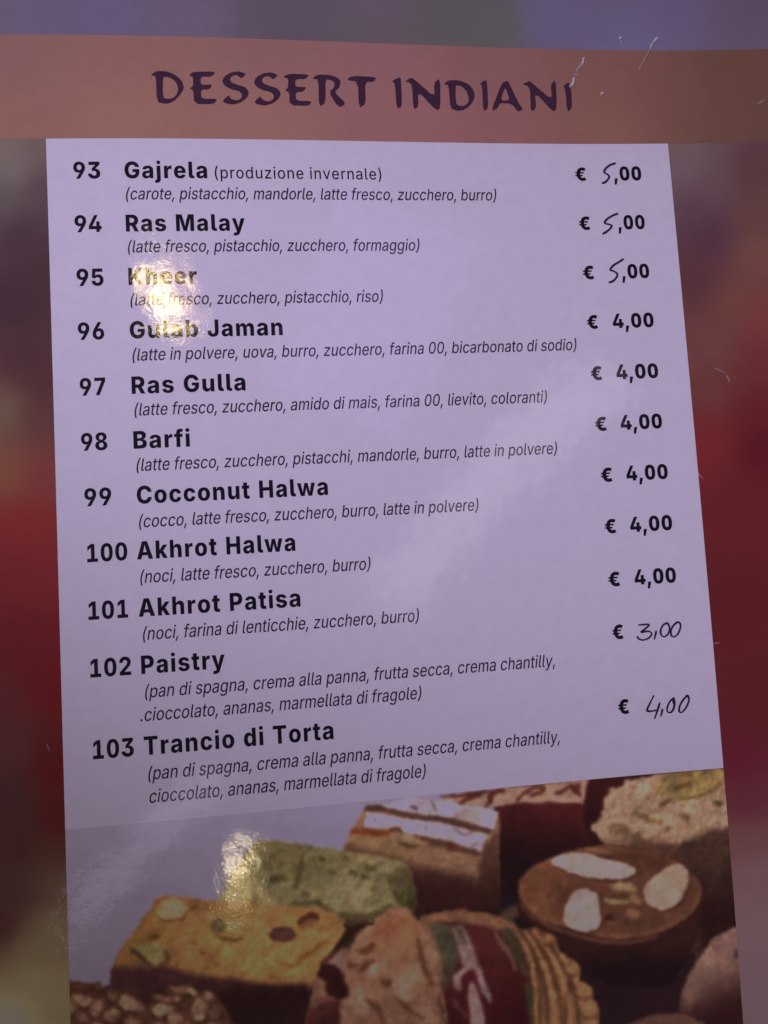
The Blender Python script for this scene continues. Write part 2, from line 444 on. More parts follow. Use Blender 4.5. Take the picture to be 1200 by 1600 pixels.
# ------------------------------------------------------------------ letter outlines (units: 1/1000 em): advance, contours
FONT = {
    'bold': {
        ' ': (269, ''),
        ',': (269, '17 -200 60 113 226 113 130 -200'),
        '0': (645, '323 -10 262 -5 209 10 163 35 124 68 92 111 67 162 49 222 39 289 35 363 39 438 49 505 67 565 92 616 124 659 163 693 209 718 262 732 323 737 383 732 437 717 483 693 522 659 554 616 579 565 596 505 607 438 610 363 607 289 596 222 579 162 554 111 522 68 483 35 437 10 384 -5|323 131 348 134 370 142 389 156 404 175 417 201 427 232 434 270 438 313 439 363 438 414 434 458 427 496 417 527 404 553 389 572 370 586 348 594 323 597 298 594 276 586 257 572 241 553 229 527 219 496 212 458 208 414 206 363 208 313 212 270 219 232 229 201 241 175 257 156 276 142 298 134'),
        '1': (645, '77 0 77 138 586 138 586 0|439 728 439 0 267 0 267 578 262 578 99 465 99 616 261 728'),
        '2': (645, '60 0 60 124 324 357 343 375 361 392 376 408 389 423 400 439 408 454 415 470 418 487 420 505 418 524 414 542 406 557 396 570 384 582 370 590 353 597 336 601 316 602 297 601 279 597 262 590 248 580 236 568 227 554 220 537 215 519 214 498 50 498 54 545 65 587 83 625 109 658 140 686 177 708 219 724 266 734 317 737 369 734 417 725 459 710 497 689 528 663 553 633 572 598 583 560 587 518 585 490 580 463 570 436 556 408 537 378 511 346 479 311 438 272 389 228 299 144 299 139 596 139 596 0'),
        '3': (645, '318 -10 264 -7 215 3 170 18 131 40 97 66 70 97 50 132 37 170 32 213 206 213 208 197 214 182 223 169 234 158 247 149 263 141 280 135 298 132 318 131 339 132 357 136 374 142 389 151 402 163 412 176 420 192 424 210 426 230 424 248 419 264 411 280 400 295 386 307 369 317 350 325 328 329 303 331 216 331 216 441 372 583 372 588 69 588 69 728 577 728 577 603 331 384 331 423 383 426 431 422 475 410 513 390 545 365 572 334 591 298 603 259 607 217 602 173 590 133 569 97 540 65 506 39 465 18 420 3 371 -7'),
        '4': (645, '21 122 21 256 287 728 452 728 192 264 192 258 624 258 624 122|372 0 372 162 378 222 378 454 533 454 533 0'),
        '5': (645, '317 -10 266 -7 220 3 177 19 138 40 106 66 80 97 60 133 47 171 43 213 211 213 213 195 218 180 226 166 237 153 249 143 264 134 281 128 299 125 317 123 339 125 358 130 376 138 392 149 405 163 416 179 424 198 429 219 431 241 429 264 424 285 416 304 405 320 392 334 376 345 358 354 338 359 316 360 295 359 275 354 255 346 238 336 224 323 213 308 60 337 91 728 555 728 555 588 233 588 217 415 221 415 236 434 255 450 279 464 307 475 338 481 370 483 402 481 432 475 461 466 487 453 511 436 533 417 552 394 568 369 580 341 590 311 596 280 597 246 594 198 582 154 562 113 536 78 503 48 464 23 420 5 371 -6'),
        '6': (645, '326 -10 277 -7 232 3 188 19 149 41 116 69 87 103 66 142 53 187 49 238 52 277 59 316 72 354 90 393 112 433 138 476 309 728 479 728 257 401 204 401 212 412 224 423 238 433 254 443 273 452 294 459 318 465 342 468 369 469 412 466 451 457 487 443 519 422 546 396 567 365 583 329 593 289 596 244 592 195 581 150 561 110 535 75 503 45 465 22 423 4 376 -6|324 123 345 125 364 130 382 138 397 149 410 163 421 179 429 197 434 217 436 238 434 260 429 280 421 298 410 314 397 328 382 339 364 347 345 352 324 354 304 352 285 347 267 339 252 328 239 314 228 298 220 280 215 260 213 239 215 217 220 197 228 179 239 163 252 149 267 138 285 130 304 125'),
        '7': (645, '111 0 405 583 405 588 61 588 61 728 584 728 584 587 289 0'),
        '8': (645, '322 -10 268 -7 218 2 172 17 131 37 97 62 68 91 48 123 35 159 31 196 33 226 40 253 52 279 68 303 88 324 111 342 136 357 164 368 193 375 193 380 156 391 123 410 95 436 74 468 61 503 57 541 61 577 72 611 92 642 117 669 149 693 186 712 228 726 273 734 322 737 371 734 417 726 459 712 496 693 528 669 554 642 573 611 584 577 588 541 584 503 571 468 549 436 521 410 489 391 452 380 452 375 481 368 509 357 534 342 557 324 577 303 593 279 605 253 612 226 615 196 610 159 598 123 577 91 549 62 514 37 473 17 427 2 377 -7|322 113 343 114 363 118 380 125 396 135 409 146 419 160 427 176 432 193 433 211 432 229 427 246 419 262 408 275 395 287 380 297 362 304 343 308 322 309 302 308 283 304 265 297 250 287 237 276 226 262 218 246 213 229 212 211 213 193 218 176 226 160 236 147 249 135 265 125 282 118 301 114|322 432 340 433 357 437 372 443 386 452 397 463 407 475 414 489 418 505 419 522 418 538 414 554 407 568 398 580 386 590 373 599 357 605 340 608 322 610 304 608 287 605 272 599 259 590 247 580 238 568 231 554 227 538 226 522 227 505 231 490 238 475 247 463 259 452 272 444 288 437 304 433'),
        '9': (645, '320 737 368 734 414 725 457 709 496 687 530 659 558 625 579 585 592 540 596 490 594 450 586 412 574 373 556 335 534 294 507 252 337 0 166 0 388 326 442 326 433 316 422 305 408 294 391 284 372 276 351 268 328 263 303 259 277 258 234 261 194 270 158 285 127 306 100 331 78 362 62 398 52 439 49 484 53 533 65 577 84 618 110 653 142 682 180 706 223 723 270 734|321 605 300 603 281 598 264 590 248 578 235 565 224 549 216 531 211 511 210 489 211 468 216 448 224 429 235 413 248 400 264 388 281 380 300 375 321 373 342 375 361 380 378 388 394 399 407 413 418 429 426 447 430 467 432 489 430 510 426 530 418 549 407 565 394 578 378 590 361 598 342 603'),
        'A': (770, '23 0 266 728 496 728 747 0 553 0 452 318 436 372 420 428 405 487 390 547 375 609 360 673 398 673 383 609 369 547 355 486 341 428 327 372 312 318 215 0|188 155 188 286 582 286 582 155'),
        'B': (665, '57 0 57 728 358 728 410 725 455 717 495 704 528 687 556 665 577 639 593 610 602 578 605 543 603 516 597 492 588 469 575 449 559 431 540 415 518 402 495 393 469 386 469 378 498 375 525 367 551 355 574 338 594 318 611 294 623 267 631 237 633 203 630 166 620 131 604 99 581 70 553 46 518 26 478 12 432 3 381 0|229 139 340 139 376 142 404 149 426 162 441 178 451 199 454 223 452 241 448 257 440 272 430 285 418 296 402 304 385 311 365 315 344 316 229 316|229 428 329 428 348 429 365 432 381 437 395 445 407 454 416 466 423 479 428 494 429 510 426 533 418 552 403 568 383 580 360 587 332 590 229 590'),
        'C': (743, '384 -10 321 -5 262 10 208 34 160 67 119 109 85 161 60 220 45 288 40 363 45 439 61 507 86 567 120 618 161 661 210 694 264 718 322 732 384 737 426 735 466 729 504 720 540 706 572 689 602 668 629 643 652 615 671 584 687 549 698 512 705 471 531 471 527 488 522 504 515 519 507 532 497 544 485 555 472 564 458 572 442 578 426 583 408 585 389 586 355 583 324 574 297 560 273 540 253 514 237 484 226 448 219 408 216 363 219 317 226 277 238 241 254 211 273 186 297 166 324 153 355 144 388 141 407 142 425 145 441 149 457 156 471 163 484 172 496 183 506 195 515 209 522 224 528 240 532 257 706 257 701 225 692 193 678 161 661 130 640 102 614 75 585 51 553 30 516 13 476 0 432 -7'),
        'G': (752, '389 -10 323 -5 262 10 207 35 158 70 117 113 84 164 60 223 45 290 40 363 45 438 61 506 87 565 121 617 163 659 212 693 266 718 325 732 387 737 428 735 467 729 504 719 539 706 571 689 600 668 627 645 649 618 669 590 684 559 695 525 702 490 527 490 523 505 517 518 509 531 500 542 491 552 480 561 467 568 454 575 440 580 424 583 408 585 390 586 357 583 326 575 298 560 274 540 254 515 238 485 226 449 219 409 216 365 219 320 226 280 237 244 253 213 273 188 297 168 325 153 356 144 391 141 422 143 449 149 474 158 495 170 512 186 525 204 535 225 541 249 543 274 576 270 398 270 398 397 710 397 710 301 705 239 691 183 668 134 637 91 600 56 555 27 504 7 449 -6'),
        'H': (748, '57 0 57 728 229 728 229 442 519 442 519 728 692 728 692 0 519 0 519 301 229 301 229 0'),
        'J': (590, '281 -10 207 -3 145 17 94 51 56 97 34 154 27 223 27 267 199 267 199 220 201 192 208 168 221 150 237 137 257 129 281 126 305 129 325 137 341 150 353 168 361 192 363 221 363 728 533 728 533 224 526 154 504 97 467 51 417 17 355 -3'),
        'K': (738, '186 147 186 297 200 325 214 352 227 376 242 400 257 424 274 448 292 473 312 500 335 529 497 728 704 728 398 363 383 369|57 0 57 728 229 728 229 549 226 352 229 268 229 0|512 0 315 311 424 438 715 0'),
        'M': (943, '57 0 57 728 325 728 418 444 423 425 429 402 436 376 443 347 449 316 456 284 463 252 469 221 475 190 480 161 485 135 489 112 456 112 460 135 465 161 470 189 476 220 482 252 488 284 495 316 502 346 509 375 515 402 521 425 526 444 618 728 887 728 887 0 713 0 713 313 713 331 714 352 714 376 715 402 716 430 717 459 717 490 718 520 719 550 720 580 720 608 720 635 731 635 724 606 718 576 710 545 703 515 695 485 687 455 680 427 672 400 665 374 659 351 653 331 647 313 544 0 400 0 295 313 290 331 284 351 277 374 270 399 262 426 254 454 247 484 239 514 231 545 223 576 216 606 209 635 222 635 223 609 223 581 224 551 224 521 225 491 226 461 227 431 228 403 228 377 229 353 229 331 229 313 229 0'),
        'P': (652, '57 0 57 728 355 728 407 724 454 713 496 696 533 672 563 642 588 607 606 568 616 524 620 476 616 428 605 385 587 345 562 311 531 282 494 258 451 241 403 231 350 227 165 227 165 363 318 363 344 365 366 370 386 377 403 388 417 401 427 417 435 435 440 455 441 476 440 498 435 518 427 536 417 551 403 564 386 574 366 582 344 586 318 588 229 588 229 0'),
        'R': (662, '57 0 57 728 355 728 407 724 454 714 496 698 533 676 563 648 588 614 606 576 616 533 620 486 616 438 605 396 587 358 562 326 531 299 494 278 451 263 403 253 350 250 160 250 160 387 318 387 344 388 366 391 386 397 403 406 416 417 427 430 435 446 440 465 441 486 440 507 435 526 427 543 416 556 403 568 386 576 366 583 344 586 318 588 229 588 229 0|456 0 279 332 464 332 645 0'),
        'T': (677, '32 587 32 728 644 728 644 587 425 587 425 0 252 0 252 587'),
        'a': (588, '209 -10 175 -8 144 -2 116 8 91 22 69 40 52 62 39 88 32 118 29 152 31 180 36 206 45 228 57 248 72 264 89 279 109 291 131 301 154 308 179 315 205 319 232 322 261 325 286 328 307 331 324 334 338 339 349 345 356 352 360 360 362 371 362 373 361 385 358 395 353 405 346 413 338 420 328 425 316 429 302 431 287 432 272 431 258 429 246 425 234 419 224 413 216 405 209 396 203 386 199 375 45 396 54 425 69 453 87 478 110 499 138 518 170 533 206 544 245 551 289 553 322 551 354 547 384 541 412 532 438 520 461 506 482 489 499 470 513 448 524 425 530 399 532 371 532 0 372 0 372 76 367 76 356 59 344 43 330 29 314 18 296 8 277 0 256 -5 233 -9|261 103 279 104 297 108 313 115 327 124 339 134 349 147 357 161 362 177 363 194 363 247 358 244 352 242 345 239 337 237 329 235 321 233 312 231 303 230 294 228 286 227 277 226 269 224 253 221 239 217 227 212 216 206 207 199 200 191 195 181 192 171 191 159 192 148 195 138 200 129 206 121 215 115 224 110 236 106 248 104'),
        'b': (638, '384 -8 357 -6 333 -2 312 6 293 16 276 28 261 42 249 57 239 72 231 89 224 89 224 0 56 0 56 728 227 728 227 452 231 452 238 468 248 484 260 500 275 515 292 527 311 538 333 546 357 551 385 553 422 549 458 539 492 523 523 499 549 468 572 430 589 385 599 333 602 272 599 214 589 162 573 117 551 79 525 48 494 24 460 6 423 -5|326 125 346 127 365 133 381 143 395 157 406 175 415 195 422 218 426 244 427 272 426 301 422 327 416 350 407 370 395 387 381 401 365 411 346 418 326 420 305 418 286 412 270 402 256 388 244 371 235 351 228 327 224 301 223 272 224 244 228 218 235 195 244 174 256 157 270 143 287 133 305 127'),
        'c': (595, '309 -10 255 -6 206 5 163 25 125 52 93 85 68 124 50 168 39 217 35 271 39 325 50 374 68 419 93 458 125 491 163 517 206 537 255 549 309 553 343 551 375 547 405 539 433 529 458 516 481 500 502 482 519 462 534 439 546 414 555 388 561 359 404 333 401 346 397 359 392 371 386 381 380 391 372 399 364 406 355 412 345 417 335 420 324 422 312 423 291 421 272 415 256 405 242 391 230 374 221 353 214 329 210 302 209 272 210 242 214 215 221 191 230 170 242 153 256 138 272 128 291 122 312 120 324 121 335 123 346 126 356 131 365 137 373 144 380 153 387 163 393 174 398 186 401 199 404 213 561 187 556 158 547 130 535 105 520 82 502 61 482 43 459 27 433 14 406 3 376 -4 343 -9'),
        'd': (638, '254 -8 215 -5 178 6 144 24 113 48 86 79 64 117 48 162 38 214 35 272 39 333 49 385 66 430 88 468 115 499 146 523 180 539 215 549 253 553 280 551 305 546 327 538 346 527 363 515 377 500 389 484 399 468 407 452 411 452 411 728 581 728 581 0 413 0 413 89 407 89 399 72 389 57 376 42 362 28 345 16 326 6 305 -2 281 -6|312 125 333 127 351 133 367 143 382 157 393 174 403 195 409 218 413 244 415 272 413 301 409 327 403 351 393 371 382 388 368 402 351 412 333 418 312 420 291 418 273 411 256 401 242 387 231 370 222 350 215 327 212 301 210 272 212 244 216 218 222 195 231 175 243 157 257 143 273 133 291 127'),
        'e': (601, '310 -10 256 -6 207 5 163 24 125 49 93 82 68 120 50 165 39 215 35 271 39 325 50 374 68 419 93 458 124 491 162 517 204 537 252 549 304 553 342 551 377 545 410 535 441 521 468 503 493 481 515 456 533 427 548 394 559 358 565 318 568 274 568 231 96 231 96 331 486 331 407 307 406 331 402 353 395 373 387 389 375 403 361 415 345 423 327 428 306 429 285 428 266 423 249 414 235 403 224 389 215 373 208 354 204 333 203 311 203 239 204 213 209 189 216 169 227 152 240 138 255 127 273 119 292 115 313 113 328 114 342 116 355 120 367 125 378 131 387 139 396 148 402 158 408 169 560 144 548 114 533 87 512 63 488 41 460 23 428 9 392 -2 353 -8'),
        'f': (409, '380 546 380 419 10 419 10 546|102 0 102 575 104 615 112 649 125 679 143 704 165 725 191 741 220 753 252 759 287 762 311 761 334 759 355 756 375 752 390 749 402 746 375 621 368 623 360 625 352 626 343 628 334 628 325 629 307 627 293 622 283 615 276 604 272 592 271 576 271 0'),
        'h': (635, '227 312 227 0 56 0 56 728 223 728 223 408 212 408 228 449 249 484 275 513 307 535 345 548 390 553 427 550 460 541 490 527 516 508 538 484 556 456 569 423 577 387 579 347 579 0 409 0 409 314 406 343 398 367 385 387 368 401 346 410 320 413 302 411 286 407 271 401 258 391 247 380 238 366 232 350 228 332'),
        'i': (283, '56 0 56 546 227 546 227 0|141 610 118 612 97 620 79 634 65 651 56 670 53 692 56 714 65 733 79 750 97 763 118 771 141 774 164 771 185 763 204 750 218 733 227 714 229 692 227 670 218 651 204 634 185 620 164 612'),
        'j': (283, '56 546 227 546 227 -23 224 -65 215 -101 200 -130 179 -154 153 -173 123 -187 88 -196 49 -202 6 -204 -29 -204 -29 -75 -8 -75 14 -73 30 -69 42 -61 50 -51 55 -37 56 -21|142 610 118 612 98 620 79 634 65 651 56 670 53 692 56 714 65 733 79 750 98 763 118 771 142 774 165 771 185 763 204 750 218 733 227 714 230 692 227 670 218 651 204 634 185 620 165 612'),
        'k': (593, '210 145 210 349 234 349 391 546 584 546 355 266 311 266|56 0 56 728 227 728 227 0|395 0 250 228 362 349 592 0'),
        'l': (323, '235 -3 179 1 133 13 99 34 75 64 61 102 56 150 56 728 227 728 227 169 228 156 231 146 236 137 243 132 253 128 265 127 272 127 277 127 282 128 286 128 289 129 292 130 318 10 309 7 298 4 285 1 270 -1 253 -3'),
        'm': (927, '56 0 56 546 213 546 223 405 211 405 221 438 233 466 249 490 266 510 286 526 307 538 330 547 354 552 378 553 414 549 446 537 472 516 494 485 513 444 528 392 509 392 519 428 533 459 550 485 570 507 593 524 617 537 642 546 669 552 696 553 729 551 759 543 786 531 811 514 832 493 848 467 861 438 868 405 871 368 871 0 701 0 701 330 698 355 691 376 679 392 663 404 645 412 624 414 608 413 594 409 582 403 571 395 562 385 555 373 550 360 546 344 545 327 545 0 382 0 382 332 379 355 372 375 361 392 345 404 327 412 306 414 291 413 277 409 265 403 254 395 244 385 237 373 231 359 228 343 227 324 227 0'),
        'n': (635, '227 312 227 0 56 0 56 546 217 546 220 408 212 408 228 449 249 484 275 513 307 535 345 548 390 553 427 550 460 541 490 527 516 508 538 484 556 456 569 423 576 387 579 347 579 0 409 0 409 314 406 343 398 367 385 387 368 401 346 410 320 413 302 411 286 407 271 401 258 391 247 380 238 366 232 350 228 332'),
        'o': (619, '310 -10 255 -6 206 5 163 25 125 52 93 85 68 124 50 168 39 217 35 271 39 325 50 374 68 419 93 458 125 491 163 517 206 537 255 549 310 553 364 549 413 537 457 517 494 491 526 458 551 419 569 374 580 325 584 271 580 217 569 168 551 124 526 85 494 52 457 25 413 5 364 -6|310 120 330 122 349 128 365 139 378 153 390 171 399 192 405 216 409 243 410 272 409 301 405 327 399 351 390 372 378 390 365 404 349 414 330 420 310 423 289 420 271 414 254 404 241 390 229 372 220 351 214 327 210 301 209 272 210 243 214 216 220 192 229 171 241 153 254 139 271 128 289 122'),
        'r': (420, '56 0 56 546 221 546 221 446 227 446 239 479 256 506 276 527 300 541 326 550 355 553 363 553 371 552 380 551 388 550 396 549 403 547 403 399 394 401 384 403 371 405 359 406 347 407 336 407 316 406 297 401 280 393 264 383 251 370 241 355 233 338 228 319 227 298 227 0'),
        's': (573, '286 -10 241 -8 200 -1 162 10 129 25 100 44 75 67 55 93 41 123 32 156 190 181 198 159 210 141 225 127 243 117 266 111 293 109 315 111 333 115 349 122 360 131 367 142 369 155 367 167 362 177 353 185 340 192 323 198 302 203 207 222 158 235 117 254 86 277 63 306 50 340 46 379 49 414 59 445 75 473 97 497 125 516 158 532 196 544 239 550 286 553 329 551 369 545 405 534 436 520 463 503 486 482 504 458 518 431 526 401 376 377 369 394 359 409 346 420 329 429 310 434 289 435 269 434 252 430 237 423 225 414 218 403 215 390 217 379 221 369 229 361 240 353 256 346 277 341 381 322 431 309 471 292 502 270 524 243 538 211 542 174 539 138 528 106 509 77 484 51 454 30 418 13 378 0 334 -8'),
        't': (382, '351 546 351 419 10 419 10 546|82 676 252 676 252 167 254 154 257 143 263 135 271 129 282 126 296 124 303 125 311 125 321 126 330 128 338 129 343 131 365 6 346 1 328 -2 310 -5 292 -7 275 -8 259 -8 206 -3 162 10 127 33 102 64 87 104 82 152'),
        'u': (635, '246 -7 209 -4 176 4 146 19 119 38 97 62 80 90 67 123 59 159 56 198 56 546 227 546 227 231 229 203 237 179 250 159 268 145 290 136 316 133 333 134 350 138 364 145 377 154 388 166 397 180 403 196 407 214 409 234 409 546 579 546 579 0 419 0 416 138 423 138 407 97 386 62 360 33 328 11 290 -2'),
        'w': (863, '167 0 7 546 186 546 225 359 233 320 242 280 250 238 259 194 267 147 275 97 257 97 266 146 275 193 285 237 294 280 304 320 312 359 356 546 508 546 549 359 558 320 567 280 577 238 587 193 596 146 604 97 587 97 595 146 602 193 610 237 619 280 627 320 635 359 674 546 855 546 695 0 521 0 465 196 459 216 454 238 448 263 443 288 437 314 432 340 427 366 422 389 416 411 445 411 440 389 435 366 429 340 424 314 419 288 413 263 408 238 402 216 397 196 341 0'),
        'y': (618, '55 -191 93 -67 114 -73 134 -77 152 -78 168 -77 182 -74 194 -68 204 -60 210 -50 214 -38 215 -24 214 -1 11 546 190 546 272 279 282 242 291 206 298 169 305 131 312 92 321 51 286 51 295 92 303 131 312 169 321 206 331 243 342 279 430 546 607 546 379 -57 366 -86 352 -112 335 -136 315 -157 292 -174 266 -189 236 -199 202 -206 163 -208 142 -208 122 -206 103 -203 84 -200 68 -196'),
        '€': (692, '544 479 509 399 30 399 60 479|474 328 434 246 30 246 60 328|639 674 576 539 567 544 557 550 545 557 532 564 518 570 502 576 484 581 465 584 444 585 415 582 389 575 365 562 345 544 328 520 314 491 304 455 298 412 296 363 298 313 304 270 314 234 328 205 345 181 365 164 389 152 415 145 444 142 465 143 484 146 501 151 517 156 531 163 544 170 555 176 565 182 573 187 637 52 609 34 580 18 549 6 515 -3 481 -8 444 -10 384 -5 328 10 277 34 232 67 194 110 163 161 141 220 127 288 122 363 127 438 141 505 163 565 194 616 232 659 277 693 328 718 384 732 444 737 482 736 517 730 550 721 582 709 611 693'),
    },
    'heavy': {
        ',': (269, '6 -208 49 117 235 117 133 -208'),
        '0': (645, '322 -10 259 -5 203 10 155 35 115 69 82 111 57 162 39 222 28 289 24 363 28 438 39 505 57 565 82 616 115 659 155 693 203 718 259 732 322 737 386 732 442 717 490 693 530 659 563 616 588 564 606 505 617 438 620 363 617 289 606 222 588 162 563 111 530 69 490 35 442 10 386 -5|322 150 345 153 364 160 380 172 394 189 404 212 413 240 418 275 422 316 423 363 422 411 418 452 413 487 404 516 394 539 380 556 364 568 345 576 322 578 300 576 281 568 264 556 251 539 240 516 232 487 226 452 223 411 222 363 223 316 226 275 232 240 240 212 251 189 264 172 281 160 300 153'),
        '4': (645, '9 113 9 267 268 728 456 728 203 272 203 267 636 267 636 113|362 0 362 159 370 228 370 454 547 454 547 0'),
        '€': (700, '551 481 515 399 31 399 62 481|479 328 437 243 31 243 62 328|649 678 577 524 570 527 562 531 552 537 540 543 526 549 511 555 494 560 475 563 454 563 428 561 404 555 384 544 366 529 352 508 340 481 332 448 327 409 325 362 327 316 332 276 340 243 352 217 366 196 384 181 404 171 428 165 454 163 474 164 493 167 510 171 525 177 538 183 550 189 560 195 568 200 574 203 646 50 619 32 590 17 558 5 525 -3 490 -8 454 -10 392 -5 336 9 283 33 237 67 199 109 167 160 144 219 130 287 125 362 130 438 144 506 167 566 199 617 237 660 283 693 336 718 392 732 454 737 492 736 527 730 561 722 592 710 622 695'),
    },
    'regular': {
        ' ': (269, ''),
        '(': (391, '116 296 118 350 123 406 132 463 144 521 159 577 177 631 197 683 218 730 242 772 337 772 314 720 292 667 273 613 257 558 243 503 232 449 224 396 219 345 217 296 219 253 223 209 230 166 240 121 253 74 269 26 289 -25 311 -79 337 -136 242 -136 204 -66 173 6 148 79 130 152 119 224'),
        ')': (391, '53 -136 80 -78 103 -23 123 28 139 77 151 123 161 168 168 212 172 254 173 296 172 345 167 396 159 449 148 503 134 558 118 613 99 667 77 720 53 772 149 772 172 730 194 683 214 631 232 577 246 521 259 463 268 406 273 350 275 296 271 224 260 150 242 77 217 5 186 -66 149 -136'),
        ',': (269, '48 -179 91 103 200 103 122 -179'),
        '.': (269, '136 -7 118 -5 101 2 87 13 75 28 69 44 66 63 69 81 75 97 87 112 101 123 118 130 136 132 154 130 171 123 185 112 197 97 203 81 206 63 203 44 197 28 185 13 171 2 154 -5'),
        '0': (648, '324 -10 271 -5 224 10 183 34 147 68 118 110 95 162 78 221 68 288 64 363 68 438 78 505 95 565 118 616 148 659 183 693 225 718 272 732 324 737 376 732 423 718 465 693 501 659 530 616 553 565 570 505 580 438 584 363 580 288 570 221 553 162 530 110 501 68 466 34 424 10 377 -5|324 80 356 84 385 95 411 113 433 138 451 170 465 209 475 255 481 306 483 363 481 421 475 473 465 518 451 557 433 589 411 615 385 633 356 645 324 648 292 645 263 633 237 615 215 589 197 557 183 518 173 473 167 421 165 363 167 306 173 255 183 209 197 170 215 138 237 113 263 95 292 84'),
        'a': (565, '227 -12 194 -10 162 -4 133 7 107 22 85 41 66 64 53 90 45 121 42 155 44 184 50 209 60 231 74 249 90 265 109 278 130 288 153 297 177 304 202 309 227 313 253 317 283 321 310 324 332 326 350 329 365 333 377 338 385 345 390 355 392 366 392 369 390 389 386 408 379 423 370 437 358 448 343 457 326 464 306 468 283 469 260 468 238 464 220 458 203 450 189 440 177 429 167 417 158 405 152 393 57 419 72 450 90 476 112 498 136 515 163 529 191 540 221 547 251 551 281 553 302 552 324 549 348 545 372 539 395 530 417 518 437 503 455 483 470 460 482 432 489 400 491 361 491 0 394 0 394 75 389 75 381 61 370 48 358 34 343 21 325 10 305 1 282 -6 256 -11|247 70 276 72 303 78 326 88 345 102 362 117 375 135 384 155 390 176 392 197 392 269 387 265 379 262 369 258 357 255 344 252 330 250 316 247 302 245 288 243 275 242 264 240 255 239 235 236 216 232 198 226 182 219 168 210 156 199 148 186 142 170 141 152 142 135 147 120 154 107 165 96 177 87 192 80 209 75 227 71'),
        'b': (616, '338 -11 307 -9 279 -4 256 6 237 18 220 31 207 46 196 60 187 73 180 85 171 85 171 0 74 0 74 728 174 728 174 458 180 458 187 469 196 482 207 496 220 510 236 524 255 536 278 545 306 551 338 553 381 549 420 538 456 519 488 493 515 461 538 422 554 378 564 327 567 272 564 216 554 165 538 121 516 82 489 49 457 23 421 4 381 -7|319 75 349 78 376 87 400 101 420 121 436 145 449 172 458 203 464 237 466 272 464 308 459 341 449 371 437 398 420 422 400 441 377 455 349 464 319 466 288 464 262 456 238 442 218 424 202 401 189 374 180 344 174 310 172 272 174 235 180 201 189 170 202 142 219 119 239 100 262 86 289 78'),
        'c': (575, '301 -12 252 -8 208 4 168 24 133 50 104 83 80 122 63 167 52 216 49 270 52 324 63 374 80 419 104 458 133 491 168 518 208 537 252 549 301 553 328 552 354 548 378 542 402 534 424 524 444 511 463 497 480 480 495 462 508 442 518 419 526 396 431 371 427 385 421 398 414 410 406 421 397 431 386 440 375 448 362 455 348 460 333 464 318 466 301 467 269 464 240 455 216 440 196 420 179 396 166 368 157 337 152 305 150 270 152 236 157 203 166 173 179 145 196 121 216 101 240 86 269 77 301 74 318 75 334 78 349 82 363 87 376 94 388 102 399 111 408 122 416 134 424 146 429 160 434 174 528 150 520 125 510 103 497 82 482 63 465 46 446 31 425 19 403 8 379 -1 354 -7 328 -10'),
        'd': (616, '278 -11 235 -7 195 4 159 23 127 49 100 82 78 121 62 165 52 216 49 272 52 327 62 378 78 422 100 461 128 493 160 519 196 538 235 549 278 553 310 551 338 545 361 536 380 524 396 510 409 496 420 482 429 469 436 458 442 458 442 728 542 728 542 0 445 0 445 85 436 85 429 73 420 60 409 46 396 31 379 18 360 6 337 -4 309 -9|297 75 327 78 354 86 377 100 397 119 414 142 427 170 436 201 442 235 443 272 442 310 436 344 427 374 414 401 398 424 378 442 354 456 328 464 297 466 266 464 239 455 216 441 196 422 179 398 166 371 157 341 152 308 150 272 152 237 157 203 167 172 180 145 196 121 216 101 240 87 267 78'),
        'e': (586, '307 -12 256 -8 210 4 169 23 133 50 104 83 80 121 62 166 52 215 49 269 52 323 62 372 79 417 103 456 131 490 166 517 206 537 249 549 297 553 328 551 357 546 386 538 414 526 440 510 464 490 485 467 503 438 519 406 530 368 537 326 539 279 539 241 108 241 108 319 487 319 440 292 438 325 433 356 424 384 412 408 396 429 376 446 354 458 327 466 298 468 268 466 241 458 217 445 197 429 180 409 166 385 156 360 151 333 149 305 149 253 151 216 157 183 169 155 184 130 202 110 225 94 250 82 278 75 308 73 328 74 347 77 364 82 380 89 395 98 408 109 419 122 428 136 436 153 530 129 520 103 505 78 487 56 465 36 439 20 410 6 379 -4 344 -10'),
        'f': (376, '338 546 338 463 10 463 10 546|115 0 115 612 117 644 125 671 137 695 154 715 174 732 196 745 221 754 247 760 275 762 295 761 313 759 329 757 342 753 353 750 361 747 336 665 331 666 325 668 318 670 310 672 300 673 289 673 265 671 246 664 232 653 222 638 216 619 214 596 214 0'),
        'g': (617, '300 -216 260 -214 224 -209 192 -200 164 -188 138 -174 117 -158 98 -140 83 -120 71 -100 153 -56 161 -67 170 -78 181 -90 193 -101 208 -112 226 -121 247 -128 271 -132 300 -133 339 -130 374 -120 403 -103 426 -79 439 -47 443 -8 443 99 435 99 427 88 419 75 408 61 395 48 379 35 360 24 337 16 309 10 277 9 236 12 197 22 161 39 129 63 101 93 79 129 62 172 52 220 49 275 52 330 62 379 78 423 101 462 128 494 160 519 197 538 236 549 279 553 311 551 339 545 362 536 381 524 398 511 411 496 422 482 431 469 438 458 446 458 446 546 543 546 543 -10 539 -55 528 -94 511 -127 487 -155 457 -177 423 -194 385 -206 344 -213|298 93 328 96 355 103 378 115 398 132 415 153 428 178 437 207 442 240 444 277 443 313 437 346 428 376 415 402 399 424 379 442 355 456 328 464 298 466 267 464 240 455 216 441 196 422 180 399 167 373 157 343 152 311 150 277 152 242 158 210 167 181 180 155 196 134 217 116 240 104 268 96'),
        'h': (598, '174 325 174 0 74 0 74 728 173 728 173 413 159 413 177 458 201 493 229 520 261 538 297 549 338 553 373 550 406 542 435 530 461 512 483 489 500 461 513 428 521 390 523 347 523 0 423 0 423 336 420 373 409 405 392 431 368 450 339 461 305 465 281 463 259 458 238 449 219 436 204 420 191 401 181 379 176 353'),
